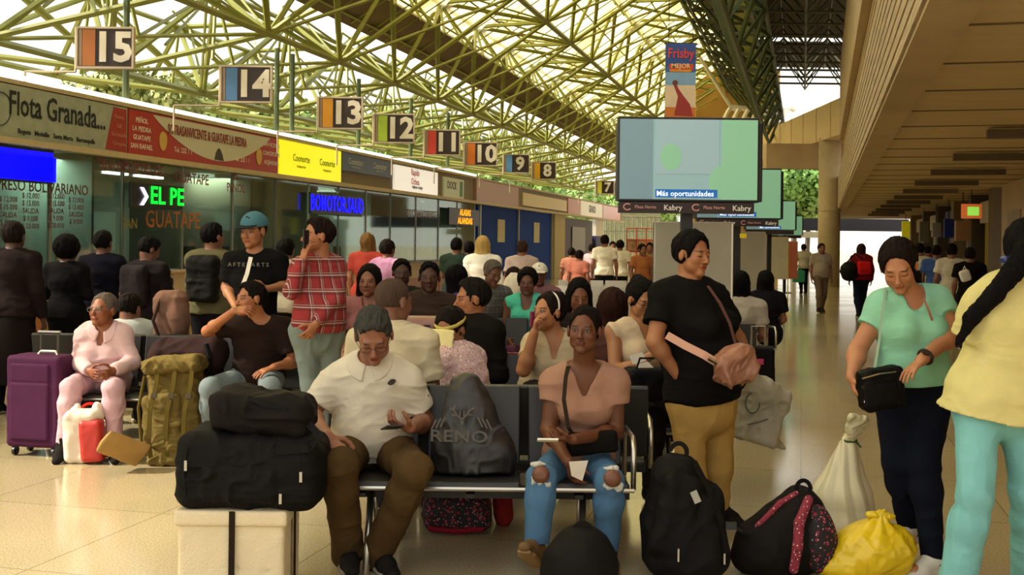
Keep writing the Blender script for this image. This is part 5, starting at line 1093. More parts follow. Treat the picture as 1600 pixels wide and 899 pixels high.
# yellow bag
t = Thing('plastic_bag', 'knotted translucent yellow plastic bag on the floor by the white shoe', 'bag', G(1362, 888)); q = np.array((A(1362, 850, 5.5)[0], 5.56, 0)); F = Field(); yl = mat('yellow_plastic', 'd8b818', rough=.3, var=.15, vs=8)
F.ell(q+V3(.03, 0, .13), (.20, .15, .145), k=.04); F.ell(q+V3(-.13, 0, .06), (.12, .12, .07), k=.06); F.seg(q+V3(.03, -.02, .24), q+V3(.06, -.03, .315), (.05, .04), (.03, .02), k=.05); F.plane((0, 0, 0), -UPV)
V, Q = F.mesh(.006); N = vnormals(V, Q); apex = q+V3(.05, -.03, .31); dd = V-apex; an = np.arctan2(dd[:, 0], -dd[:, 2]+.02); V = V+N*((np.abs(((an*5+2*vnoise(V*7))/PI) % 1-.5)-.25)*.022)[:, None]; V = folds(V, N, .006, 14); link('bag_body', mesh_np('bag_body', V-t.loc, Q), t.o, yl)
F = Field(); F.ell(apex+V3(-.03, 0, .0), (.035, .02, .018), k=.01); F.ell(apex+V3(.035, 0, -.005), (.035, .02, .016), k=.01); F.ell(apex, (.018, .018, .02), k=.01); t.sdf('knot', F, .005, yl, fold=(.006, 30))
# purple suitcase
pm = cloth('46203c', name='purple_fabric', rough=.7); c = G(52, 716); fr = headframe(-12, 0, 0); hc = c+V3(.0, .16, .40)
t = Thing('suitcase', 'purple soft trolley suitcase with raised handle at the left edge', 'suitcase', c); F = Field(); F.box(hc, (.222, .13, .335), fr, rd=.035); t.sdf('shell', F, .009, pm, fold=(.003, 7))
F = Field(); F.box(hc+fr[1]*.125-fr[2]*.07-fr[0]*.02, (.16, .02, .21), fr, rd=.015); F.box(hc+fr[1]*.125+fr[2]*.21-fr[0]*.02, (.16, .018, .07), fr, rd=.015, k=.004); t.sdf('front_pocket', F, .008, pm, fold=(.002, 7))
t.mb('zip_line', MB().tube([hc+fr[1]*.12+fr[0]*a+fr[2]*b_ for a, b_ in ((-.19, -.30), (-.19, .31), (.19, .31), (.19, -.30))], .006, 5), mat('zip_dark', '241420'))
t.mb('pull_handle', MB().tube([hc+fr[0]*-.02+fr[2]*.33, hc+fr[0]*-.02+fr[2]*.50], .008, 6).tube([hc+fr[0]*.12+fr[2]*.33, hc+fr[0]*.12+fr[2]*.50], .008, 6).tube([hc+fr[0]*-.04+fr[2]*.50, hc+fr[0]*.14+fr[2]*.50], .014, 6), mat('handle_grey', '5a5650', rough=.3, metal=.6)); t.mb('top_grip', MB().tube([hc+fr[0]*-.04+fr[2]*.335, hc+fr[0]*-.02+fr[2]*.36, hc+fr[0]*.10+fr[2]*.36, hc+fr[0]*.12+fr[2]*.335], .01, 6), white)
for a, b_ in ((-.16, .09), (.16, .09), (-.16, -.09), (.16, -.09)):
    w = hc+fr[0]*a+fr[1]*b_; w = V3(w[0], w[1], .035); o = t.mb('wheel', MB().lathe(w-fr[0]*.012, [(.006, 0), (.034, .002), (.034, .022), (.006, .024)], 16, np.stack([fr[1], fr[2], fr[0]])), black); t.mb('wheel_fork', MB().box(w+V3(0, 0, .03), (.04, .03, .03), fr), black, parent=o)
# white red plastic bag
t = Thing('shopping_bag', 'white and red plastic shopping bag at the feet of the woman in pink', 'bag', G(128, 718)); q = G(132, 724)+V3(0, .02, 0); F = Field(); F.box(q+V3(-.01, 0, .19), (.125, .07, .185), headframe(0, 0, 4), rd=.05); F.seg(q+V3(-.08, 0, .34), q+V3(-.06, 0, .40), .03, .02, k=.03); F.seg(q+V3(.10, 0, .33), q+V3(.08, 0, .40), .03, .02, k=.03); F.plane((0, 0, 0), -UPV)
t.sdf('bag_body', F, .008, mat('white_bag', 'd8ccb8', rough=.4), fold=(.012, 9, (1.2, 1.2, .7))); F = Field(); F.box(q+V3(.062, -.035, .165), (.080, .062, .150), headframe(0, 0, 4), rd=.035); F.plane((0, 0, .0), -UPV); t.sdf('red_print', F, .008, mat('red_bag', 'b52a22', rough=.4, var=.25), fold=(.003, 9)); t.mb('red_handle', MB().tube(ring(q+V3(.03, 0, .37), headframe(0), .06, .05), .012, 6), cloth('b8281f'))
# olive backpack with tan belt
ol = cloth('6a5a30', name='olive_canvas', var=.2); ol2 = cloth('56491f', name='olive_dark')
t = Thing('hiking_backpack', 'large olive canvas hiking backpack standing on the floor', 'backpack', G(262, 728)); q = G(262, 730)+V3(0, .2, 0); fr = headframe(0, 5, 4); F = Field()
F.box(q+V3(.01, 0, .36), (.185, .15, .34), fr, rd=.08); F.box(q+V3(0, -.02, .70), (.20, .17, .055), fr, rd=.045, k=.015); F.box(q+V3(-.02, -.14, .30), (.10, .06, .20), fr, rd=.04, k=.01); F.box(q+V3(-.165, 0, .28), (.05, .09, .18), fr, rd=.04, k=.01); F.box(q+V3(.18, 0, .28), (.05, .09, .18), fr, rd=.04, k=.01); F.box(q+V3(0, -.13, .06), (.15, .07, .06), fr, rd=.04, k=.02); F.plane((0, 0, 0), -UPV)
t.sdf('pack_body', F, .007, ol, fold=(.014, 10, (1, 1, 1.5)))
for dx in (-.13, -.01, .11):
    t.mb('strap', MB().band([q+V3(dx+.05, -.17, .74), q+V3(dx+.045, -.20, .58), q+V3(dx+.01, -.225, .40), q+V3(dx, -.22, .2), q+V3(dx+.01, -.2, .06)], V3(0, -1, 0), .03, .008), ol2); t.mb('buckle', MB().box(q+V3(dx+.035, -.22, .5), (.04, .015, .03)), mat('buckle_olive', '3a3220'))
t.mb('side_strap', MB().tube([q+V3(-.2, -.1, .62), q+V3(-.235, -.12, .4), q+V3(-.2, -.14, .1)], .012, 6), ol2)
F = Field(); F.seg(A(222, 712, 8.0), A(163, 690, 7.8), (.095, .02), (.09, .018), right=V3(.2, -.35, .9), k=.02); t.sdf('hip_belt', F, .008, cloth('a5834e'), fold=(.003, 8))
# brown duffel on the bench
t = Thing('duffel_bag', 'dark brown duffel bag lying on the bench beside the seated man', 'bag', A(285, 585, 8.4)); F = Field(); q = A(288, 556, 8.5); F.seg(q+V3(-.14, 0, -.01), q+V3(.16, .02, 0), (.13, .13), (.14, .14), k=.03); F.ell(q+V3(.22, .02, .0), (.09, .15, .15), k=.03); F.box(q+V3(0, 0, -.05), (.22, .15, .12), rd=.07, k=.03); F.plane((0, 0, .455), -UPV); t.sdf('bag_body', F, .010, cloth('2f1f1e'), fold=(.012, 7)); t.mb('dark_end', MB().tube([q+V3(.20, -.15, .1), q+V3(.23, -.165, 0), q+V3(.22, -.15, -.1)], .02, 6), nylon)
# tan sack on the counter side bench
t = Thing('travel_backpack', 'brown pink backpack on the rear bench by the counter', 'backpack', A(268, 500, 9.3)); F = Field(); q = A(268, 490, 9.2); F.box(q-V3(0, 0, .16), (.13, .11, .34), rd=.08); F.ell(q+V3(.07, -.05, -.05), (.08, .09, .15), k=.04); F.plane((0, 0, .455), -UPV); t.sdf('bag_body', F, .011, cloth('6f5244'), fold=(.010, 9)); t.mb('strap', MB().tube([q+V3(-.06, -.1, .12), q+V3(-.10, -.15, -.05), q+V3(-.05, -.13, -.2)], .014, 6), cloth('3a2a24'))
# pink cloth bundle
t = Thing('suitcase', 'dull pink hard suitcase standing behind the bald man', 'suitcase', (A(658, 500, 8.0)[0], 8.0, 0)); q = np.array((A(658, 500, 8.0)[0], 8.0, .62)); F = Field(); F.box(q-V3(0, 0, .0), (.20, .13, .46), rd=.06); t.sdf('shell', F, .011, mat('pink_shell', '8a6058', rough=.5, var=.2)); t.mb('latch', MB().box(q+V3(.05, -.135, .40), (.04, .012, .02)), black)
for a in (-.14, .14): t.mb('wheel', MB().lathe(q+V3(a-.012, 0, -.52+.0), [(.006, 0), (.09, .002), (.09, .022), (.006, .024)], 12, np.stack([V3(0, 1, 0), UPV, V3(1, 0, 0)])), black)

# ------------------------------------------------------------------ screens, white boards, banner
tvlab = ['nearest large screen on a black pole, with a blue caption', 'second screen, half hidden behind the nearest screen', 'third screen in the row, only its right half in view', 'farthest small screen of the row']
for k, Y in enumerate((9.0, 14.9, 25.5, 38.5)):
    s = 9.0/Y; r = A(1195, 187, 9.0); vpx = 1276-(1276-1195)*9/Y*(1.0 if k else 1); zc = .5*(A(1082, 187, 9)[2]+A(1082, 312, 9)[2]); xr = A(vpx, 260, Y)[0]; w_, h_ = 1.075, .625; cx = xr-w_/2-.058
    t = Thing('information_screen', tvlab[k], 'screen', (cx, Y, 0), 'row of information screens')
    t.mb('casing', MB().box((cx, Y+.06, zc), (w_+.03, .10, h_+.04)).box((cx+.028, Y+.20, zc-.01), (w_+.07, .20, h_+.0)), black, bevel=.008)
    sm = mat('screen_lit', '8fb4bc', emit=.25, var=0, rough=.2, spec=.3)
    d = t.mb('display', MB().box((cx, Y+.005, zc), (w_, .012, h_)), sm)
    e1 = mat('screen_green', '86bc9c', emit=.32, var=0); e2 = mat('screen_grey', '7897a4', emit=.24, var=0); e3 = mat('screen_pale', '94b2bc', emit=.30, var=0); e4 = mat('caption_blue', '1560a8', emit=.5, var=0)
    fy = Y-.003; X = lambda u: cx-w_/2+w_*u; Zz = lambda v: zc+h_/2-h_*v
    def rect(u0, v0, u1, v1, nm, mt, dy=0): t.mb(nm, MB().box(((X(u0)+X(u1))/2, fy-dy, (Zz(v0)+Zz(v1))/2), ((u1-u0)*w_, .003, abs(v1-v0)*h_)), mt, parent=d)
    rect(.0, .0, .24, 1, 'picture_area', e2); rect(.26, .0, .72, .68, 'picture_area', e3, .001); rect(.74, .0, 1.0, 1.0, 'picture_area', e1, .001)
    t.mb('picture_area', MB().prism([V3(X(.37)+.085*math.cos(a), fy-.004, Zz(.47)+.105*math.sin(a)) for a in np.linspace(0, 2*PI, 21)[:-1]], (0, .003, 0)), e1, parent=d)
    t.mb('picture_area', MB().prism([V3(X(.74)+.10*math.cos(a), fy-.004, Zz(.78)+.13*math.sin(a)) for a in np.linspace(PI/2, 1.5*PI, 12)], (0, .003, 0)), e1, parent=d)
    rect(.26, .875, .71, .975, 'caption', e4, .004); t.text('caption_text', 'Más oportunidades', mat('caption_white', 'dfeaf2', emit=.9, var=0), V3((X(.26)+X(.71))/2-.01, fy-.008, Zz(.93)), V3(1, 0, 0), UPV, .058, parent=d, ext=.001)
    t.mb('sponsor_bar', MB().box((cx-.01, Y+.07, zc-h_/2-.065), (w_-.02, .12, .085)), mat('bar_brown', '2b1a18', rough=.5))
    if k < 2:
        for u, sname in ((.14, 'Plaza Norte'), (.64, 'Plaza Norte')): t.text('bar_lettering', sname, mat('bar_text', 'c08a80', rough=.5, emit=.1), V3(X(u+.05), Y+.004, zc-h_/2-.062), V3(1, 0, 0), UPV, .035); t.mb('bar_emblem', MB().tube([V3(X(u-.08)+.03*math.cos(a), Y+.006, zc-h_/2-.062+.024*math.sin(a)) for a in np.linspace(.8, 5.6, 12)], .006, 5), mat('bar_text', 'c08a80'))
        for u in (.39, .89): t.text('bar_lettering', 'Kabry', mat('bar_text2', 'd8d0c0', rough=.5, emit=.15), V3(X(u), Y+.004, zc-h_/2-.066), V3(1, 0, 0), UPV, .06)
    t.mb('pole', MB().box((cx+.03, Y+.28, (zc-h_/2)/2), (.09, .09, zc-h_/2)), black); t.mb('foot_plate', MB().box((cx+.03, Y+.28, .01), (.4, .4, .02)), black)
    if k == 1: t.mb('yellow_knob', MB().box((cx-.12, Y+.2, 1.72), (.08, .05, .06)).box((cx+.10, Y+.2, 1.72), (.08, .05, .06)), mat('yellow_knob', 'e8c81c', emit=.2))
wb = mat('whiteboard', 'a9a492', rough=.3, var=.06)
for k, (px0, px1, pt, pb, Y, lb) in enumerate(((1023, 1142, 348, 530, 9.95, 'nearest white board on a steel stand behind the woman in black'), (1138, 1194, 363, 474, 15.9, 'second white board on a stand, narrower in view'), (1190, 1231, 371, 436, 26.8, 'third white board standing on yellow legs'))):
    a, b_ = A(px0, pt, Y), A(px1, pb, Y); t = Thing('white_board', lb, 'board', ((a[0]+b_[0])/2, Y, 0), 'white boards on stands')
    t.mb('panel', MB().box(((a[0]+b_[0])/2, Y, (a[2]+b_[2])/2), (b_[0]-a[0], .025, a[2]-b_[2])), wb if k < 2 else mat('whiteboard3', 'c4bda2', rough=.3))
    m = MB()
    for x in (a[0], b_[0]): m.tube([V3(x, Y, .03), V3(x, Y, a[2])], .014, 7).tube([V3(x, Y-.25, .02), V3(x, Y+.25, .02)], .014, 6)
    m.tube([V3(a[0], Y, a[2]), V3(b_[0], Y, a[2])], .012, 7).tube([V3(a[0], Y, b_[2]), V3(b_[0], Y, b_[2])], .012, 7); t.mb('stand', m, steel if k < 2 else mat('yellow_leg', 'd8b820', rough=.4))
    if k == 2: t.mb('orange_panel', MB().box((b_[0]+.22, Y+.8, 1.25), (.40, .03, .9)), mat('orange_panel', 'b5684a'))
# hanging banner
Y = 12.5; a, b_ = A(1040, 68, Y), A(1086, 187, Y); cx = (a[0]+b_[0])/2; w_ = b_[0]-a[0]; h_ = a[2]-b_[2]; t = Thing('hanging_banner', 'tall blue and orange advertising banner hanging above the nearest screen', 'banner', (cx, Y, b_[2]))
Bx = lambda u: a[0]+w_*u; Bz = lambda v: a[2]-h_*v
t.mb('banner_cloth', MB().box((cx, Y, (a[2]+b_[2])/2), (w_, .02, h_)), mat('banner_cloth', '3a66a8', rough=.6)); bc = lambda c: mat('print_'+c, c, rough=.6, var=.12, vs=9)
def bp_(u0, v0, u1, v1, c, nm='printed_area', d=.012): t.mb(nm, MB().box(((Bx(u0)+Bx(u1))/2, Y-d, (Bz(v0)+Bz(v1))/2), ((u1-u0)*w_, .004, (v1-v0)*h_)), bc(c))
bp_(0, .0, 1, .30, '2f4f96'); bp_(0, .38, 1, .55, '7fa8cc'); bp_(0, .55, 1, .84, 'dcc8a8'); bp_(0, .84, 1, 1, 'c9762c'); bp_(.12, .27, .92, .345, 'c84a1c', d=.015); bp_(.14, .345, .86, .375, 'd8902c', d=.015)
t.text('lettering', 'Frisby', mat('print_red', 'd8402c', rough=.6, var=0), V3(Bx(.5), Y-.02, Bz(.135)), V3(1, 0, 0), UPV, .15, sx=.8); t.text('lettering', 'MEJOR', mat('print_cream', 'e8d0a0', rough=.6, var=0), V3(Bx(.5), Y-.02, Bz(.3)), V3(1, 0, 0), UPV, .07)
m = MB(); m.prism([V3(Bx(u), Y-.016, Bz(v)) for u, v in ((.30, .95), (.42, .70), (.34, .62), (.28, .56), (.36, .53), (.44, .60), (.62, .70), (.82, .80), (.92, .96))], (0, .004, 0)); t.mb('printed_figure', m, bc('9a2f2a')); m = MB(); m.prism([V3(Bx(.32)+.03*math.cos(q_), Y-.02, Bz(.52)+.03*math.sin(q_)) for q_ in np.linspace(0, 2*PI, 13)[:-1]], (0, .004, 0)); t.mb('printed_figure', m, bc('6a3a24'))
t.mb('top_rod', MB().tube([V3(Bx(-.04), Y, a[2]), V3(Bx(1.04), Y, a[2])], .012, 6).tube([V3(Bx(.1), Y, a[2]), V3(Bx(.1), Y, 6.9)], .004, 4).tube([V3(Bx(.9), Y, a[2]), V3(Bx(.9), Y, 6.9)], .004, 4), darkm)

# ------------------------------------------------------------------ middle ground people, seated
def seat_at(px, pytop, Y, yaw, label, arms='down', sc=None, lean=0, **kw):
    """a seated figure whose crown shows at (px, pytop)"""
    hs = kw.pop('hs', 1.05); z = A(px, pytop, Y)[2]; h = 1.68*(z/1.295) if sc is None else sc
    x = A(px, pytop, Y)[0]; X, Fw = yawv(yaw); sl_ = (.05+lean*1.3)*h/1.68; J = generic((x-Fw[0]*sl_, Y-Fw[1]*sl_), yaw, h, 'sit', arms, lean)
    dz = z-(.128*hs)-J['H'][2]
    for k in J:
        if k in ('N', 'H', 'Sa', 'Sb'): J[k] = J[k]+V3(0, 0, dz)
        elif k in ('Ea', 'Eb', 'Wa', 'Wb'): J[k] = J[k]+V3(0, 0, dz*.7)
    hd = kw.pop('head', (0, 0, 0)); hd = (yaw+hd[0], hd[1], hd[2])
    return person('person', label, J, head=hd, hs=hs, **dict(dict(vx=.011, fold=.007, slack=.01), **kw))
def stand_at(px, pytop, Y, yaw, label, arms='down', pose='stand', lean=0, **kw):
    z = A(px, pytop, Y)[2]; x = A(px, pytop, Y)[0]; J = generic((x, Y), yaw, z, pose, arms, lean); hd = kw.pop('head', (0, 0, 0)); hd = (yaw+hd[0], hd[1], hd[2]); s = z/1.68
    return person('person', label, J, base=(x, Y, 0), head=hd, **dict(dict(g=s, hs=1.08*s, vx=.011 if Y < 14 else .016, fold=.007, slack=.01), **kw))
# bald man behind the man in white
bald = seat_at(616, 432, 6.45, 172, 'bald man in a cream shirt seated back to back with the man in white', sex='m', g=1.0, wd=1.0, hs=1.12, head=(-35, -8, 0), skn='7a5440', shirt='c2b596', slen=.75, collar=True, pants='2a2622', hair=('buzz', '4c3c32', .001), vx=.008, hem=-.05)
vis = seat_at(704, 480, 6.98, -125, 'woman in a pink print blouse and yellow sun visor bowing her head', sex='f', g=1.02, hs=1.05, lean=.10, head=(98, -24, 0), skn='9a6a4c', eyes='down', shirtmat=fmat('pink_print', 'c9a9a8', [('8a4a5a', 60, .25), ('e2cfc8', 45, .3)]), slen=.8, collar=True, pants='2a2a33', hair=('short', '1a1412', .008), vx=.008, hem=-.05)
F = Field(); hl = vis.hl; F.ell(hl(0, -.016, .045), (.095, .112, .03), vis.fr, k=.01); F.ell(hl(0, -.016, .06), (.082, .098, .05), vis.fr, k=.002, op='s'); b_ = vis.sdf('visor_band', F, .006, cloth('bfae5a'))
F = Field(); F.seg(hl(0, .098, .045), hl(0, .20, -.115), (.096, .007), (.090, .007), right=vis.fr[0], k=.01); vis.sdf('visor_peak', F, .005, cloth('e4da9c'), parent=b_)
seat_at(738, 434, 7.75, 150, 'dark haired man in a black jacket in profile behind the sun visor', sex='m', g=1.12, wd=1.05, hs=1.12, head=(-222, -4, 0), skn='9a6440', shirt='15120f', sleeve='long', pants='15120f', hair=('short', '1a1613', .011), vx=.009)
# woman with raised hand and white hairband
J = MJ(7.45, P=(862, 608, .15), N=(866, 528, .02), H=(857, 489, -.01), Sa=(836, 538, .02), Sb=(896, 540, .02), Ea=(818, 578, -.12), Wa=(835, 520, -.18), Eb=(908, 590, .0), Wb=(880, 612, -.2), Ka=(840, 622, -.3), Kb=(890, 622, -.3), Aa=(840, 706, -.28), Ab=(890, 706, -.28), Ta=(838, 716, -.5), Tb=(892, 716, -.5))
p = person('person', 'seated woman in a cream tee with a white hairband raising a hand to her mouth', J, sex='f', g=1.06, ag=1.1, wd=1.08, bust=.03, belly=.03, hs=1.06, head=(-50, 6, 4), skn='a8744e', shirt='b8a684', slen=.55, neck='v', vdep=.08, hem=-.03, pants='2c2624', hair=('bun', '1c130f', .010), vx=.008, fold=.006, hands=dict(a=(V3(.1, -.1, 1), V3(.8, 0, .1), .9), b=(V3(-.6, -.7, -.1), V3(0, 0, -1), .3)))
hl = p.hl; p.mb('hairband', MB().tube([hl(.089*math.cos(a), -.005, .035+.092*math.sin(a)) for a in np.linspace(-.2, PI+.2, 17)], .006, 6), mat('white_band', 'd8d2c4', rough=.4))
m = MB(); m.box(hl(.0, .13, -.05), (.02, .03, .10), p.fr); tag(m.obj('pink_phone', cloth('7a3448'), bevel=.004), 'small dark pink phone at the mouth of the woman with the hairband', 'phone')
m = MB(); seat_at(905, 436, 8.9, 5, 'seated woman with dark hair just behind the woman in mauve', sex='f', skn='7a4e38', shirt='2a2220', pants='1a1816', hair=('long', '120e0c', .012, .18), hs=1.05, eyes='down', head=(0, -12, 0))
seat_at(957, 452, 7.75, 185, 'seated person with long reddish brown hair seen from behind', sex='f', skn='8a5a40', shirt='5a3a34', pants='1a1816', hair=('long', '2c1812', .014, .30), hs=1.10, head=(0, -10, 0))
tank = seat_at(1003, 436, 7.5, 24, 'seated woman in a cream tank top and glasses reading papers', arms='phone', sex='f', g=1.0, skn='a8764f', shirt='c9b496', sleeve='none', neck='v', pants='17130f', hair=('bun', '14100e', .011), hs=1.06, eyes='down', head=(0, -18, 0), bust=.03, vx=.008)
glasses(tank, '1a1614')
m = MB(); m.prism([A(983, 556, 7.0), A(1004, 551, 7.0), A(1010, 564, 6.98), A(989, 570, 6.98)], (0, .004, 0)); tag(m.obj('paper_sheet', MC['paper']), 'upper white paper slip held by the woman in the tank top', 'paper')
m = MB(); m.prism([A(993, 570, 6.97), A(1012, 565, 6.97), A(1022, 575, 6.95), A(1001, 582, 6.95)], (0, .004, 0)); tag(m.obj('paper_sheet', MC['paper']), 'lower white paper slip held by the woman in the tank top', 'paper')
t = Thing('handbag', 'black handbag on the lap of the woman in the tank top', 'bag', A(1015, 600, 7.0)); F = Field(); F.box(A(1016, 600, 6.98), (.17, .09, .10), headframe(15), rd=.05); t.sdf('bag_body', F, .009, nylon, fold=(.008, 9)); t.mb('strap', MB().tube([A(990, 590, 6.9), A(1000, 560, 6.92), A(1030, 560, 6.92), A(1040, 592, 6.9)], .008, 6), nylon2)
# row facing the camera at centre
seat_at(577, 414, 9.9, -8, 'seated woman with long dark hair and a dusty pink top', sex='f', g=1.02, skn='8a5c46', shirt='8a5a58', slen=.7, neck='v', pants='2a2426', hair=('long', '150f0e', .014, .26), hs=1.12)
seat_at(628, 404, 11.0, 10, 'dark skinned man seated behind the bald man', sex='m', skn='4a3024', shirt='2c2824', pants='1a1816', hair=('short', '100d0c', .008), hs=1.1)
seat_at(671, 408, 9.9, 4, 'dark skinned man in a brown tee seated right of the bald head', sex='m', g=1.06, skn='4e3226', shirt='3a2d26', pants='1a1816', hair=('short', '100d0c', .006), hs=1.12)
seat_at(715, 414, 10.8, 150, 'seated person with long black hair and a purple edged top', sex='f', skn='7a5440', shirt='4a3c7a', pants='1a1816', hair=('long', '0f0c0d', .013, .24), hs=1.08)
seat_at(770, 406, 11.9, 30, 'seated grey haired man in a checked shirt leaning forward', sex='m', lean=.10, skn='7a543e', shirtmat=plaid('grey_check', '5a5452', '3a3636', '8f8a84', 14, 14), sleeve='long', pants='1f1c1c', hair=('short', '5f564c', .009), hs=1.08, eyes='down', head=(0, -20, 0))
seat_at(803, 418, 13.2, 10, 'seated woman holding a white bundle beside the teal top', sex='f', skn='8a5a40', shirt='8a4a44', pants='2a2020', hair=('short', '2a1c18', .012), hs=1.08)
t = Thing('cloth_bundle', 'bright white cloth bundle held near the woman in teal', 'bundle', A(802, 446, 12.8)); F = Field(); F.ell(A(803, 444, 12.8), (.11, .08, .12)); F.ell(A(808, 452, 12.8), (.07, .08, .08), k=.03); t.sdf('cloth', F, .014, cloth('e0d8c4'), fold=(.012, 9))
seat_at(824, 421, 11.6, -6, 'seated woman in a bright teal tank top and purple trousers', sex='f', g=.98, skn='6a4432', shirt='4fb8a0', sleeve='none', neck='scoop', vdep=.08, pants='5a3048', hair=('afro', '120e0c', .006), hs=1.08, bust=.03, hem=0)
x = seat_at(843, 412, 13.6, 0, 'seated man in a mauve polo and white cap', sex='m', skn='6a4434', shirt='8a6068', pants='2a2426', hair=('short', '1a1512', .005), hs=1.08); cap(x, 'dcd6c8')
seat_at(203, 458, 9.75, 205, 'seated man in a white shirt facing the counters behind the woman in pink', sex='m', skn='7a5240', shirt='a8aca6', slen=.8, pants='2a2622', hair=('short', '1a1411', .010), hs=1.1, lean=.05, head=(-40, -20, 0))
seat_at(1156, 424, 11.2, 172, 'seated woman with long black hair behind the second white board', sex='f', skn='8a5c46', shirt='b0aaa0', pants='1a1816', hair=('long', '0f0d0d', .013, .34), hs=1.06)
seat_at(1196, 423, 14.0, 178, 'seated person in dark clothes near the third white board', sex='f', skn='8a5c46', shirt='16141a', pants='1a1816', hair=('long', '0f0d0d', .013, .3), hs=1.06)
t = Thing('trolley_suitcase', 'black suitcase standing beside the seat behind the second white board', 'suitcase', (A(1184, 500, 10.2)[0], 10.2, 0)); q = np.array((A(1185, 500, 10.2)[0], 10.2, .40)); F = Field(); F.box(q+V3(0, 0, -.02), (.13, .12, .32), rd=.04); t.sdf('shell', F, .01, nylon, fold=(.004, 8)); t.mb('handle', MB().tube([q+V3(-.06, 0, .3), q+V3(-.06, 0, .48), q+V3(.06, 0, .48), q+V3(.06, 0, .3)], .01, 6), steel)
for a in (-.09, .09): t.mb('wheel', MB().lathe(q+V3(a-.012, 0, -.365), [(.006, 0), (.033, .002), (.033, .022), (.006, .024)], 12, np.stack([V3(0, 1, 0), UPV, V3(1, 0, 0)])), black)
t.mb('pink_ribbon', MB().box(q+V3(-.02, -.13, .18), (.08, .02, .05)), cloth('b8486a'))

# people queueing at the counters
stand_at(20, 348, 10.4, 178, 'person in a long dark dress with their back turned at the left picture edge', sex='f', g=1.1, skn='4a3228', shirt='1d1413', sleeve='long', pants='120e0d', skirt=('160f0e', .28), hair=('short', '1c1512', .010))
stand_at(104, 374, 11.3, 170, 'person with bushy black hair and dark clothes leaning on the counter', arms='cross', sex='f', g=.96, skn='5a3c2c', shirt='0f0e10', sleeve='long', pants='0e0d0e', hair=('afro', '0b0909', .012))
stand_at(160, 362, 11.9, 175, 'man in a dark blue shirt with his back turned at the counter', arms='phone', sex='m', skn='6a4836', shirt='12121c', sleeve='long', pants='100f12', hair=('short', '110d0c', .010))
q4 = stand_at(226, 372, 11.2, 160, 'man in a dark top looking down under the orange town name', arms='phone', sex='m', skn='6a4634', shirt='1d1718', sleeve='long', pants='15161c', hair=('short', '0f0d0c', .013), head=(-30, -22, 0), lean=.04)
F = Field(); c = q4.B['N']-UPV*.22-q4.Fw*.19; F.box(c, (.14, .07, .20), headframe(160), rd=.06); q4.sdf('backpack', F, .012, cloth('241e20'), fold=(.008, 9))
q5 = stand_at(331, 350, 11.0, 172, 'man in an olive shirt with a black backpack at the counter', arms='phone', sex='m', skn='7a543e', shirt='59543a', sleeve='long', pants='121114', hair=('short', '110d0c', .010), head=(-25, 0, 0))
F = Field(); c = q5.B['N']-UPV*.24-q5.Fw*.20; F.box(c, (.15, .08, .22), headframe(172), rd=.06); q5.sdf('backpack', F, .012, nylon, fold=(.008, 9))
stand_at(446, 374, 12.4, 170, 'person in a white top partly hidden behind the man in the cap', sex='f', skn='7a5440', shirt='b5aa96', pants='14130f', hair=('short', '110e0d', .012))
stand_at(574, 366, 15.4, 165, 'woman in a coral red top with fair hair at the counter', sex='f', skn='a87a5a', shirt='b5483c', pants='2a2430', hair=('long', '7a5a34', .012, .2))
stand_at(600, 376, 14.6, 150, 'woman in a lilac pink tee at the counter behind the plaid man', sex='f', skn='8a5a44', shirt='c08ab0', pants='7a4a86', hair=('short', '1a1210', .014), lean=.05)
stand_at(713, 373, 17.0, 168, 'man in a dark green tee leaning at the counter', arms='phone', sex='m', skn='7a543e', shirt='2c3a30', pants='1a1a1a', hair=('short', '120e0c', .010))
stand_at(733, 378, 17.6, 172, 'dark haired person just left of the bright white dress', sex='m', skn='6a4836', shirt='4a3a30', pants='2a2420', hair=('short', '120e0c', .010))
stand_at(754, 371, 15.6, 176, 'fair haired woman in a dazzling white dress in the sun', sex='f', g=1.08, skn='c09474', shirt='f0ece0', sleeve='long', pants='e0dcd0', skirt=('f0ece0', .5), hair=('long', 'c9a868', .014, .14))
stand_at(816, 377, 17.4, 178, 'man in a pinkish white shirt seen from behind by the blue booth', sex='m', g=1.06, skn='8a5c46', shirt='b8a49c', pants='2a2622', hair=('short', '3a2a24', .010))
far = [(893, 388, 25, 170, 'woman in a pink and red patterned top standing at the dark alcove', 'f', 'c0806c', '3a3a36'), (925, 382, 26, 165, 'person in a pale lilac shirt and dark trousers past the alcove', 'm', 'c0a8b0', '1c1a22'), (945, 368, 25, 175, 'tall man in a bright white shirt with his back turned', 'm', 'e6ddc8', '15131a'), (969, 376, 26.5, 172, 'slimmer person in a white shirt with a dark bag', 'f', 'ddd4bc', '17151c'), (957, 378, 30, 10, 'dark haired person between the two white shirts', 'm', '4a4240', '1c1a1c'), (1003, 382, 24, 20, 'person in an orange brown top near the goods rack', 'f', 'a8683c', '3a2a22'), (1016, 380, 27, -20, 'person in an olive top half hidden behind the white board', 'm', '8a7a50', '2a2622'), (905, 392, 22.5, 150, 'person in a salmon top right of the cream pillar', 'f', 'b87060', '4a3a36')]
for px, py, Y, yw, lb, sx, sc_, pc in far: stand_at(px, py, Y, yw, lb, sex=sx, skn='8a5c46', shirt=sc_, pants=pc, hair=('short', '1a1310', .010), vx=.02)
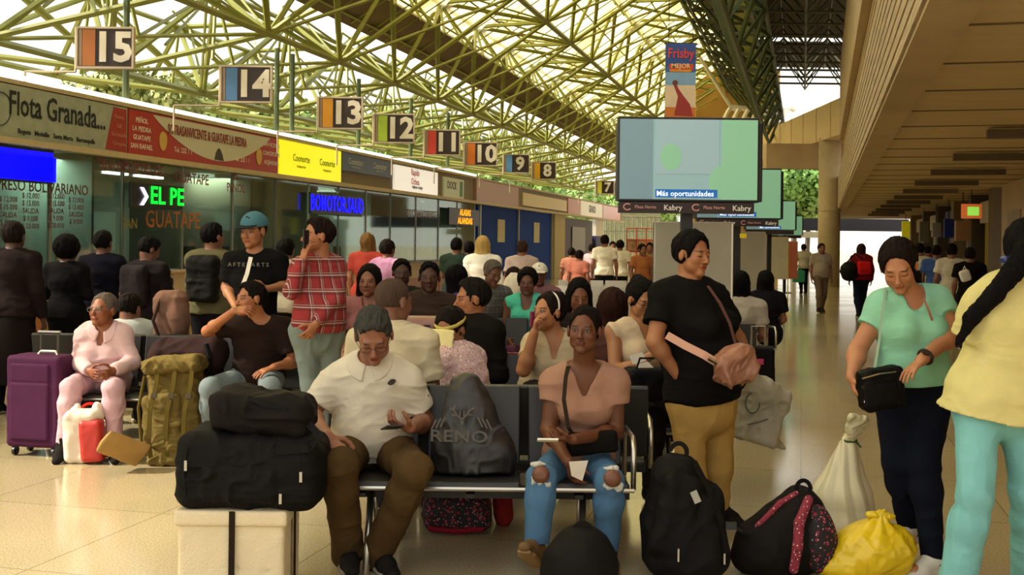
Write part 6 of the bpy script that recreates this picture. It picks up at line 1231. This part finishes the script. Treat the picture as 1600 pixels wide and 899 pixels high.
# right walkway
w1 = stand_at(1283, 381, 27.6, 4, 'man in a beige uniform walking towards the camera down the walkway', pose='walk', sex='m', g=1.06, belly=.05, skn='8a5c46', shirt='9a8a78', slen=.7, pants='6a5a48', shoes='2a2018', hair=('short', '2a201a', .008), vx=.014, wd=1.1)
w2 = stand_at(1346, 382, 26.0, 178, 'person in a red top with long dark hair walking away with a black bag', pose='walk', sex='f', g=1.08, skn='8a5c46', shirt='7a1c20', sleeve='long', pants='151828', hair=('long', '2a1a16', .013, .28), vx=.014)
t = Thing('travel_bag', 'black bag carried on the left of the walker in red', 'bag', A(1327, 425, 25.8)); F = Field(); F.ell(A(1327, 424, 25.8), (.20, .2, .22)); t.sdf('bag_body', F, .02, nylon, fold=(.01, 6)); t.mb('strap', MB().tube([A(1322, 412, 25.7), A(1336, 396, 25.7), A(1348, 405, 25.7)], .02, 5), nylon2)
t = Thing('backpack', 'bright red small backpack on the back of the walker in red', 'backpack', A(1350, 420, 25.7)); F = Field(); F.box(A(1350, 419, 25.68), (.15, .09, .15), rd=.06); t.sdf('bag_body', F, .02, cloth('c81c20')); t.mb('pocket', MB().box(A(1350, 424, 25.57), (.18, .03, .1)), cloth('a8181c'))
w3 = stand_at(1256, 382, 38, 176, 'person in a pale shirt walking away with a green bag', pose='walk', sex='m', skn='8a5c46', shirt='b5ad98', pants='17161c', hair=('short', '1a1310', .010), vx=.02)
t = Thing('carrier_bag', 'teal green carrier bag hanging beside the pale shirted walker', 'bag', A(1248, 432, 37.6)); F = Field(); F.box(A(1248, 432, 37.6), (.20, .1, .20), rd=.05); t.sdf('bag_body', F, .02, cloth('3f8f76')); t.mb('handle', MB().tube([A(1243, 424, 37.5), A(1248, 414, 37.5), A(1253, 424, 37.5)], .02, 5), cloth('3f8f76'))
cr = [(1437, 381, 22, 175, 'person in a white top directly behind the head of the woman in mint', 'f', 'cfc9be', '2a2420'), (1463, 384, 20.5, 150, 'man in a blue and white striped shirt in the right walkway', 'm', None, '1c1c22'), (1487, 382, 19, 160, 'person in an off white shirt with a dark bag strap near the shops', 'f', 'c0b8a8', '3a2e28'), (1516, 388, 18, 165, 'person in black carrying a white bag by the yellow shutter', 'm', '14110f', '14110f'), (1416, 384, 34, 8, 'distant person in a dark red top at the end of the shops', 'm', '7a2a24', '2a2622'), (1400, 385, 44, 5, 'very distant person in a grey top at the walkway end', 'm', '8a8478', '3a3630'), (1450, 386, 30, 172, 'person in maroon between the white top and the stripes', 'f', '5a1e22', '1c1a1c')]
for px, py, Y, yw, lb, sx, sc_, pc in cr:
    stand_at(px, py, Y, yw, lb, sex=sx, skn='7a5440', shirt=sc_, shirtmat=None if sc_ else plaid('blue_stripes', '28509a', '1c3a78', 'c8d2e2', 7, .01), pants=pc, hair=('short', '15100e', .010), vx=.016)
t = Thing('carrier_bag', 'white plastic bag carried by the person in black', 'bag', A(1508, 432, 17.6)); F = Field(); F.box(A(1508, 431, 17.6), (.08, .05, .09), headframe(0, 0, 20), rd=.04); t.sdf('bag_body', F, .014, cloth('d8d4cc')); t.mb('handle', MB().tube([A(1504, 424, 17.6), A(1507, 416, 17.6), A(1511, 424, 17.6)], .008, 5), cloth('d8d4cc'))
